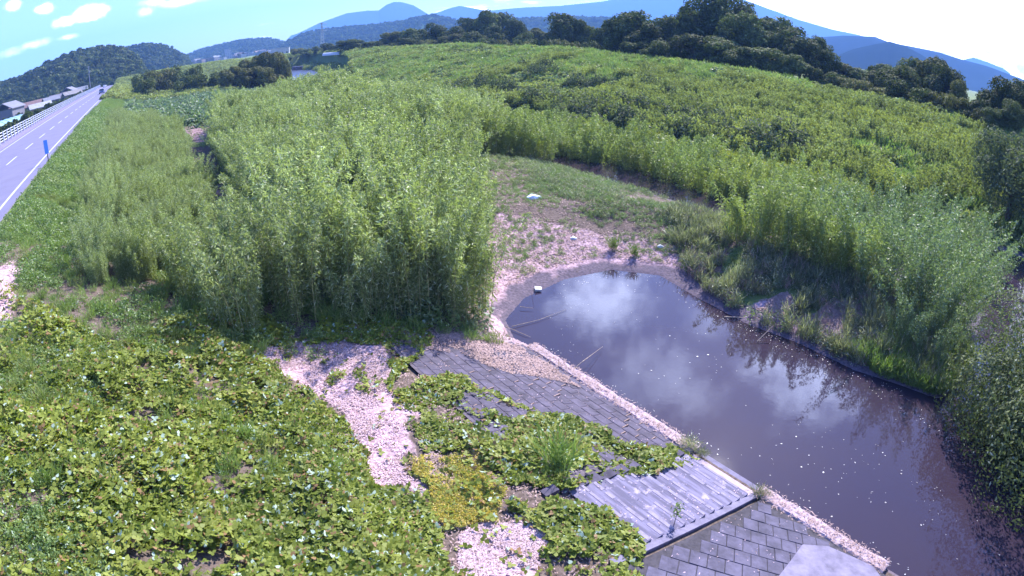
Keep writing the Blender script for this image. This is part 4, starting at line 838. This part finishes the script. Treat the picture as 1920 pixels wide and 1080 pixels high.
# brown bank wall at the river bend
m = MB(); p0 = at_dist(548, 122, 292); p1 = at_dist(606, 120, 282)
dv = np.array(p1[:2]) - np.array(p0[:2]); ln = float(np.hypot(*dv)); root = empty('bank_wall', (p0[0], p0[1], 0), math.atan2(dv[1], dv[0])); tag(root, 'dark brown sheet pile wall above the water at the river bend', 'wall')
m = MB()
for k in range(int(ln)): m.box(k + .002, k + 1.0, -.3 + .25 * (k % 2), .6, -1, 1.5)
m.build('sheeting', simple('rusty_steel', (.13, .075, .085), .9, .3, 1), root)
m = MB(); m.box(0, ln, -.2, .8, 1.503, 1.75); m.build('cap', simple('bank_cap', (.35, .3, .32), .9), root)

# ------------------------------------------------------------------ stone revetment and stairs
def zs(s): return float(np.interp(s, [5.0, 5.4, 10.5], [1.74, 1.68, .16])) + .03
def slab(m, s0, s1, t0, t1, th=.06, lift=.0, j=.0):
    c = []
    for (a, b) in ((s0, t0), (s1, t0), (s1, t1), (s0, t1)): c.append((a, b))
    b0 = len(m.v); jj = [random.uniform(-j, j) for _ in range(4)]; bev = .02
    m.v += [(*to_xy(a, b), zs(a) - .3) for a, b in c]
    m.v += [(*to_xy(a, b), zs(a) + lift + th - .02 + jj[i]) for i, (a, b) in enumerate(c)]
    ci = [(s0 + bev, t0 + bev), (s1 - bev, t0 + bev), (s1 - bev, t1 - bev), (s0 + bev, t1 - bev)]
    m.v += [(*to_xy(a, b), zs(a) + lift + th + jj[i]) for i, (a, b) in enumerate(ci)]
    for u in (0, 4):
        for k in range(4): k2 = (k + 1) % 4; m.f.append((b0 + u + k, b0 + u + k2, b0 + u + 4 + k2, b0 + u + 4 + k))
    m.f.append((b0 + 8, b0 + 9, b0 + 10, b0 + 11))
T_ST0, T_ST1 = 4.55, 6.55
root = empty('revetment', (0, 0, 0)); tag(root, 'sloping grey concrete block paving of the bank above the stairs, partly overgrown', 'bank paving', 'bank paving')
m = MB()
for i, s0 in enumerate(np.arange(5.9, 10.4, .33)):
    for k, t0 in enumerate(np.arange(T_ST1 + .5, 15.2, .5)):
        off = .25 * (i % 2)
        if t0 + off > 13.6 + .3 * (10.4 - s0): continue
        slab(m, s0, min(s0 + .322, 10.45), t0 + off, t0 + off + .48, .05, 0, .006)
m.build('block', M['conc_dark'], root)
m = MB(); m.v += [(*to_xy(a, b), zs(a) + .038) for a, b in ((5.8, T_ST1 + .3), (10.45, T_ST1 + .3), (10.45, 13.6), (5.8, 14.8))]; m.f += [(0, 1, 2, 3)]; tk = MB()
for i, s0 in enumerate(np.arange(5.9, 10.4, .33)):
    for k, t0 in enumerate(np.arange(T_ST1 + .5, 13.6, .5)):
        if random.random() < .45: t_ = t0 + .25 * (i % 2) + .49; a_ = s0 + random.uniform(.02, .1); tk.box(a_, a_ + random.uniform(.08, .22), t_ - .012, t_ + .014, zs(s0 + .3) - .1, zs(a_ + .1) + .062 + random.uniform(0, .02), M=P3)
tag(tk.build('joint_grass', M['straw'], root), kind='stuff')
m.build('joint_fill', simple('joint_sand', (.085, .07, .09), .95, .5, 6), root)
root = empty('revetment', (0, 0, 0)); tag(root, 'sloping grey paving of angled blocks at the bottom of the photo below the stairs', 'bank paving', 'bank paving')
m = MB()
# angled (diamond) blocks with open joints
ang = R(33); ca, sa = math.cos(ang), math.sin(ang)
def blk(m, u, v, du, dv, th=.05):
    q = []
    for (a, b) in ((u, v), (u + du, v), (u + du, v + dv), (u, v + dv)):
        q.append((7.6 + a * ca - b * sa, 1.5 + a * sa + b * ca))
    cs, ct = sum(p[0] for p in q) / 4, sum(p[1] for p in q) / 4
    if cs < 5.5 or cs > 10.28 or ct > T_ST0 - .55 or ct < -5: return
    q = [(min(a, 10.45), min(b, T_ST0 - .32)) for a, b in q]; jj = random.uniform(-.008, .008); b0 = len(m.v)
    m.v += [(*to_xy(a, b), zs(a) - .25) for a, b in q] + [(*to_xy(a, b), zs(a) + th - .015 + jj) for a, b in q]
    m.v += [(*to_xy(cs + (a - cs) * .96, ct + (b - ct) * .96), zs(cs + (a - cs) * .96) + th + jj) for a, b in q]
    for u_ in (0, 4):
        for k in range(4): k2 = (k + 1) % 4; m.f.append((b0 + u_ + k, b0 + u_ + k2, b0 + u_ + 4 + k2, b0 + u_ + 4 + k))
    m.f.append((b0 + 8, b0 + 9, b0 + 10, b0 + 11))
mj = MB(); mj.v += [(*to_xy(a, b), zs(a) + .034) for a, b in ((5.4, -5), (10.45, -5), (10.45, T_ST0 - .3), (5.4, T_ST0 - .3))]; mj.f += [(0, 1, 2, 3)]; mj.build('joint_fill', simple('joint_silt', (.045, .04, .05), .95, .5, 6), root)
for i in range(-22, 22):
    for k in range(-22, 22): blk(m, i * .46, k * .36 + (i % 2) * .18, .448, .348)
m.build('block', simple('concrete_block_wide', (.075, .068, .105), .9, .5, 2.5, bump=.5), root)
m = MB(); x = st_px([(1440, 1110), (1500, 1032), (1548, 1034), (1600, 1056), (1640, 1062), (1660, 1110)])
b0 = len(m.v); m.v += [(*to_xy(min(a, 10.4), b), zs(min(a, 10.4)) + .02) for a, b in x] + [(*to_xy(min(a, 10.4), b), zs(min(a, 10.4)) + .10) for a, b in x]; n = len(x)
m.f += [tuple(range(b0 + n, b0 + 2 * n))] + [(b0 + i, b0 + (i + 1) % n, b0 + n + (i + 1) % n, b0 + n + i) for i in range(n)]
sl = m.build('mortar_slab', M['conc'], root)
# stairs
root = empty('stairs', (0, 0, 0)); tag(root, 'wide concrete stairs with long shallow steps going down to the pond', 'stairs')
m = MB(); ns = 11
for k in range(ns):
    s0 = 6.2 + k * (10.2 - 6.2) / ns; s1 = 6.2 + (k + 1) * (10.2 - 6.2) / ns; zt_ = float(np.interp((s0 + s1) / 2, [5.4, 10.4], [1.70, .22])) + .05
    m.box(s0 + .002, s1, T_ST0, T_ST1, -.4, zt_, M=P3)
def streaky(name, c0, c1, c2):
    m_, nt, p, out = newmat(name); p.inputs['Roughness'].default_value = .85; p.inputs['Specular IOR Level'].default_value = .2
    g = N(nt, 'ShaderNodeNewGeometry'); mp = N(nt, 'ShaderNodeMapping', vector_type='TEXTURE'); mp.inputs['Rotation'].default_value = (0, 0, R(36)); mp.inputs['Scale'].default_value = (.13, 1.1, 1)
    L(nt, g.outputs['Position'], mp.inputs['Vector'])
    n1 = N(nt, 'ShaderNodeTexNoise', i_Scale=1.0, i_Detail=5.0, i_Roughness=.6); L(nt, mp.outputs[0], n1.inputs['Vector'])
    n2 = N(nt, 'ShaderNodeTexNoise', i_Scale=3.5, i_Detail=7.0, i_Roughness=.7); L(nt, g.outputs['Position'], n2.inputs['Vector'])
    def rm(src, a, b): q = N(nt, 'ShaderNodeMapRange'); q.inputs[1].default_value = a; q.inputs[2].default_value = b; L(nt, src, q.inputs[0]); return q.outputs[0]
    x = N(nt, 'ShaderNodeMix', data_type='RGBA'); x.inputs[6].default_value = rgba(c0); x.inputs[7].default_value = rgba(c1); L(nt, rm(n1.outputs[0], .42, .60), x.inputs[0])
    y_ = N(nt, 'ShaderNodeMix', data_type='RGBA'); L(nt, x.outputs[2], y_.inputs[6]); y_.inputs[7].default_value = rgba(c2); L(nt, rm(n2.outputs[0], .56, .66), y_.inputs[0])
    L(nt, y_.outputs[2], p.inputs['Base Color']); return m_
m.build('steps', streaky('stair_concrete', (.11, .10, .15), (.20, .18, .27), (.36, .31, .39)), root)
m = MB()
for k in range(ns):
    s1 = 6.2 + (k + 1) * (10.2 - 6.2) / ns; s0 = s1 - (10.2 - 6.2) / ns; zt_ = float(np.interp((s0 + s1) / 2, [5.4, 10.4], [1.70, .22])) + .05
    t_ = T_ST0 + .02
    while t_ < T_ST1 - .05:
        e_ = min(t_ + random.uniform(.15, .7), T_ST1 - .02)
        if random.random() < .75: m.box(s1 - random.uniform(.05, .09), s1 + .004, t_, e_, zt_ - .05, zt_ + .006, M=P3)
        t_ = e_ + random.uniform(0, .12)
tag(m.build('nosing', simple('worn_concrete', (.24, .21, .28), .9, .3, 5), root), kind='stuff')
m = MB(); m.box(10.205, 10.55, T_ST0, T_ST1, -.5, .20, M=P3); m.build('tread', M['conc_lite'], root)
m = MB(); m.box(10.555, 10.9, T_ST0, T_ST1, -.5, .10, M=P3); m.build('tread', M['conc'], root)
m = MB(); m.v += [(*to_xy(a, b), zs(a) + c) for a, b, c in ((5.4, T_ST0 - .17, .035), (10.5, T_ST0 - .17, .035), (10.5, T_ST0 - .005, .035), (5.4, T_ST0 - .005, .035), (5.4, T_ST0 - .17, -.4), (10.5, T_ST0 - .17, -.4), (10.5, T_ST0 - .005, -.4), (5.4, T_ST0 - .005, -.4))]
m.f += [(0, 1, 2, 3), (0, 4, 5, 1), (1, 5, 6, 2), (2, 6, 7, 3), (3, 7, 4, 0)]; m.build('side_kerb', M['conc'], root)
m = MB(); x = -1
for k, s0 in enumerate(np.arange(5.6, 10.4, .42)):
    m.box(s0, s0 + .34, T_ST1 + .01, T_ST1 + .20 + random.uniform(0, .1), -.2, zs(s0 + .2) + .05 + random.uniform(0, .05), M=P3)
m.build('side_stones', M['conc_dark'], root)
# edge kerbs at the waterline: rough top, covered with dry straw
def edge_kerb(t0, t1, label):
    m = MB(); n = int((t1 - t0) / .22); rings = []
    for k in range(n + 1):
        t_ = t0 + (t1 - t0) * k / n; j = random.uniform(-.03, .03); e = random.uniform(-.02, .04)
        rings.append([(*to_xy(10.46, t_), -.6), (*to_xy(10.46 + j * .5, t_), .21), (*to_xy(10.52, t_), .26 + j * .4), (*to_xy(10.84 + e, t_), .25 + j * .4), (*to_xy(10.92 + e, t_), .18), (*to_xy(10.94, t_), -.6)])
    m.loft(rings); o = m.build('edge_kerb', M['conc_lite'], None); tag(o, label, 'kerb', 'edge kerbs of the pond')
    n = int((t1 - t0) * 240); t_ = RN.uniform(t0, t1, n); s_ = 10.5 + np.clip(RN.normal(.16, .14, n), -.25, .42); P = np.stack([*to_xy(s_, t_), .27 + RN.random(n) * .03], -1)
    lv = Leaves(); A_ = rdir(n) * np.array([1, 1, .15]); lv.add(P, A_, np.cross(np.array([0, 0, 1.]) + rdir(n) * .2, A_), .10 * (.5 + RN.random(n)), .02, 'diamond')
    tag(link('kerb_straw', lv.mesh('kerb_straw', M['straw'])), 'dry straw lying on the ' + ('upper' if t0 > 5 else 'lower') + ' edge kerb of the pond', 'dry litter', kind='stuff')
edge_kerb(T_ST1 + .05, 13.6, 'long pale kerb along the water from the stairs to the head of the pond')
edge_kerb(.75, T_ST0 - .02, 'pale kerb along the water from the stairs to the bottom edge of the photo')

st_ = [(10.3, 13.6), (10.35, 10.5), (8.8, 11.8), (7.4, 13.2), (5.6, 14.5), (7.5, 15.6)]
litter('paving_straw', [st_], 24000, M['straw'], .08, 'pink dry straw lying over the upper end of the block paving', lift=.09)
litter('paving_litter', [[(5.9, T_ST1 + .3), (10.4, T_ST1 + .3), (10.4, 14), (5.9, 14)], [(6.2, T_ST0), (10.2, T_ST0), (10.2, T_ST1), (6.2, T_ST1)], [(6, -2), (10.3, -2), (10.3, 4.2), (6, 4.2)]], 420, M['litter'], .045, 'scattered dry leaves on the concrete blocks and stairs', lift=.12, dens_noise=True)
s, t = in_region(700, [(5.4, T_ST0 - .5), (9.5, T_ST0 - .5), (9.5, T_ST0 - .05), (5.4, T_ST0 - .05)]); P = place(s, t, .02); P[:, 2] += .1 * RN.random(len(s)); lv = Leaves(); lv.add(P, rdir(len(s), .5), rdir(len(s), 1), .05, .02)
# tufts on the stones
TG = [tuft_grass(M['reed'], 220, .22, .55, .012, lean=.5) for _ in range(2)] + [tuft_grass(M['grass'], 160, .2, .8, .02, lean=.3)]
for px, py, q, mi, lab in [(1422, 935, .8, 0, 'round olive grass tuft growing on the edge kerb beside the stairs'), (1290, 845, .9, 1, 'dry brownish grass tuft at the upper corner of the stairs'), (1315, 858, .6, 0, 'small dry grass tuft on the kerb end at the upper corner of the stairs'),
                           (1045, 885, 1.5, 2, 'upright dark green grass tuft among the vines above the stairs'), (1150, 470, 1.0, 2, 'bright yellow green grass tuft on the shore at the head of the pond'), (1190, 480, .8, 2, 'smaller green tuft beside the bright one at the head of the pond')]:
    x, y = on_ground(px, py); o = link('grass_tuft', TG[mi]); o.location = (x, y, float(ground(x, y)) + .05); o.scale = (q, q, q); tag(o, lab, 'grass tuft')
x, y = on_ground(1262, 990); root = empty('weed_plant', (x, y, float(ground(x, y)))); tag(root, 'single upright weed with a dark stem growing from the side of the stairs', 'plant')
m = MB(); m.tube([(0, 0, 0), (.02, .03, .3), (.0, .06, .6)], [.012, .01, .006], 5); m.build('stem', M['wood'], root)
lv = Leaves(); n = 60; lv.add(np.stack([RN.normal(size=n) * .05, .04 + RN.normal(size=n) * .05, RN.uniform(.3, .68, n)], -1), rdir(n), rdir(n, 1), .09, .03); link('leaves', lv.mesh('leaves', M['weed']), root)

# ------------------------------------------------------------------ pond debris, sticks
s, t = in_region(1000, [(10.95, -4), (10.95, 13.2), (12, 15.5), (15, 17), (18.5, 16), (18.8, 4), (19.3, -4)])
k = (sdist(s, t, POND) < -.15) & (RN.random(len(s)) < np.interp(fbm(s * .45, t * .45, 91), [.42, .62], [.06, 1])); s, t = s[k], t[k]
s2, t2 = in_region(2500, [(14, 14), (18.5, 14.5), (19.3, 15.5), (18, 17.4), (15, 17.4)]); k = (np.abs(sdist(s2, t2, POND) + .45) < .35) & (RN.random(len(s2)) < .12); s = np.append(s, s2[k]); t = np.append(t, t2[k])
s3, t3 = in_region(900, [(17.3, 2), (18.7, 2), (18.5, 13), (17.6, 13)]); k = RN.random(len(s3)) < .16; s = np.append(s, s3[k]); t = np.append(t, t3[k])
s4, t4 = in_region(9000, [(10.95, -4), (10.95, 13.2), (12, 15.5), (15, 17), (18.5, 16), (18.8, 4), (19.3, -4)]); k = (sdist(s4, t4, POND) > -.55) & (sdist(s4, t4, POND) < -.02) & (fbm(s4, t4, 97) > .5) & (RN.random(len(s4)) < .5); s = np.append(s, s4[k]); t = np.append(t, t4[k])
n = len(s); x, y = to_xy(s, t); P = np.stack([x, y, .012 + 0 * x], -1); a = rdir(n) * np.array([1, 1, 0]); lv = Leaves()
lv.add(P, a, np.cross(np.tile([0, 0, 1.], (n, 1)), a), .018 + .06 * RN.random(n) ** 3, .014 + .045 * RN.random(n) ** 3, 'diamond')
tag(link('floating_debris', lv.mesh('floating_debris', leafmat('pale_fleck', (.22, .18, .17), (.6, .6, .62), trans=0, instvar=0))), 'pale flecks and leaves floating on the muddy pond', 'floating debris', kind='stuff')
def on_plane(px, py, z):
    X, Y, Z = ray(px, py); k = (z - CAMZ) / Z; return X * k, Y * k, z
def stick(pts, rad, label, z=.03, name='branch'):
    m = MB(); m.tube([(*on_plane(px, py, z_ + (0 if min(p[1] for p in pts) > 550 else float(ground(*on_ground(px, py)))), ), ) for (px, py, z_) in pts], [q * .6 for q in rad], 6); o = m.build(name, M['wood']); tag(o, label, 'branch', 'sticks in and by the pond')
stick([(1066, 700, .2), (1092, 678, .35), (1130, 650, .12)], [.022, .018, .008], 'bent thin branch sticking out of the water beside the edge kerb')
stick([(960, 612, .06), (1010, 600, .05), (1062, 580, .03)], [.02, .016, .008], 'long thin stick floating at the left end of the pond')
stick([(948, 612, .06), (985, 628, .05), (995, 632, .03)], [.02, .014, .008], 'short stick half in the water at the left corner of the pond')
stick([(975, 575, .1), (1000, 578, .08)], [.02, .012], 'short dark stick on the mud above the long floating stick')
stick([(1358, 594, .05), (1400, 596, .06)], [.045, .03], 'pale thick stick lying at the far shore of the pond')
stick([(1420, 640, .05), (1448, 612, .45)], [.03, .02], 'leaning dead branch on the far shore by the dry grass')
stick([(995, 460, .3), (1003, 445, .9)], [.02, .01], 'dead twig standing on the dried flat beyond the pond')
x, y = on_ground(1008, 544); m = MB(); m.poly([(-.16, -.1), (.12, -.13), (.17, .08), (-.1, .14)], 0, .10); o = m.build('foam_block', M['foam']); o.location = (x, y, .03); o.rotation_euler = (.15, .1, .3); tag(o, 'broken white foam block on the mud at the left of the pond', 'foam block')
x, y = on_ground(1001, 372); m = MB(); m.loft([[(-.4, -.12, 0), (-.4, .12, 0), (-.4, .08, .1), (-.4, -.08, .1)], [(-.1, -.25, 0), (-.1, .25, 0), (-.1, .16, .22), (-.1, -.16, .2)], [(.4, -.15, 0), (.4, .12, 0), (.4, .06, .08), (.4, -.08, .08)]]); o = m.build('plastic_sheet', simple('white_plastic', (.75, .8, .95), .35)); o.location = (x, y, float(ground(x, y))); o.rotation_euler = (0, 0, .4); tag(o, 'crumpled white plastic sheet at the edge of the shaded strip', 'litter')
for px, py, lab in [(1238, 464, 'small white piece of rubbish right of the head of the pond'), (1075, 448, 'small pale scrap on the dried flat beyond the pond')]:
    x, y = on_ground(px, py); m = MB(); m.loft([[(-.15, -.06, 0), (-.15, .06, 0), (-.15, .03, .05), (-.15, -.03, .05)], [(0, -.13, 0), (0, .13, 0), (0, .08, .12), (0, -.08, .1)], [(.16, -.07, 0), (.16, .06, 0), (.16, .03, .05), (.16, -.03, .04)]]); o = m.build('plastic_scrap', M['foam']); o.location = (x, y, float(ground(x, y))); tag(o, lab, 'litter')

ORD = ['leftmost', 'second', 'third', 'fourth', 'fifth', 'sixth', 'seventh', 'eighth', 'ninth', 'tenth', 'eleventh', 'twelfth', 'thirteenth', 'fourteenth', 'fifteenth', 'sixteenth', 'seventeenth', 'eighteenth', 'nineteenth', 'twentieth']
def order_labels(label, text, n=0):
    bpy.context.view_layer.update()
    L_ = [o for o in ROOT.objects if o.get('label') == label]
    L_.sort(key=lambda o: math.atan2(o.location.x, o.location.y))
    for k, o in enumerate(L_[:20]): o['label'] = (ORD[k] + ' ' + text) if k == 0 else (ORD[k] + ' ' + text.replace(' of ', ' from the left of ', 1) if ' of ' in text else ORD[k] + ' ' + text)
order_labels('yellow green bamboo clump in the row behind the dark shaded strip beyond the pond', 'clump of the yellow green bamboo row behind the dried flat')
order_labels('olive green tree in the clump on the near side of the distant river bend', 'tree of the olive green clump by the distant river')
order_labels('dark rounded bush on the flood plain right of the far end of the road', 'bush of the dark line right of the far road')
order_labels('dark tree in the clump at the right edge above the far slope', 'tree of the dark clump at the right edge')
order_labels('round tree in the line along the crest of the far bank right of the wood', 'tree of the crest line right of the dense wood')
order_labels('rounded dark bush at the foot of the crest trees right of the wood', 'bush of the low row under the crest trees')
order_labels('dark evergreen tree in the dense wood behind the far bank', 'tree of the dense dark wood on the crest')
order_labels('dark tree in the long belt behind the far bank before the blue mountains', 'tree of the long belt under the blue mountains')
order_labels('tall leafy green bamboo clump on the front edge of the big thicket', 'clump of the leafy front of the big bamboo thicket')
order_labels('yellow green bamboo clump of the back row beside the river', 'clump of the bamboo back row beside the river')
order_labels('green bamboo clump standing forward of the row over the reeds', 'clump of the bamboo standing forward over the reeds')
# ------------------------------------------------------------------ air
def haze():
    m = bpy.data.materials.new('haze'); m.use_nodes = True; nt = m.node_tree; nt.nodes.clear()
    v = N(nt, 'ShaderNodeVolumePrincipled'); v.inputs['Color'].default_value = (.22, .44, .95, 1); v.inputs['Density'].default_value = 2.6e-4; v.inputs['Anisotropy'].default_value = .05
    o = N(nt, 'ShaderNodeOutputMaterial'); L(nt, v.outputs[0], o.inputs['Volume'])
    b = MB(); b.box(-5600, 5600, -5600, 5600, -2.5, 480); tag(b.build('haze', m), kind='stuff')
haze()
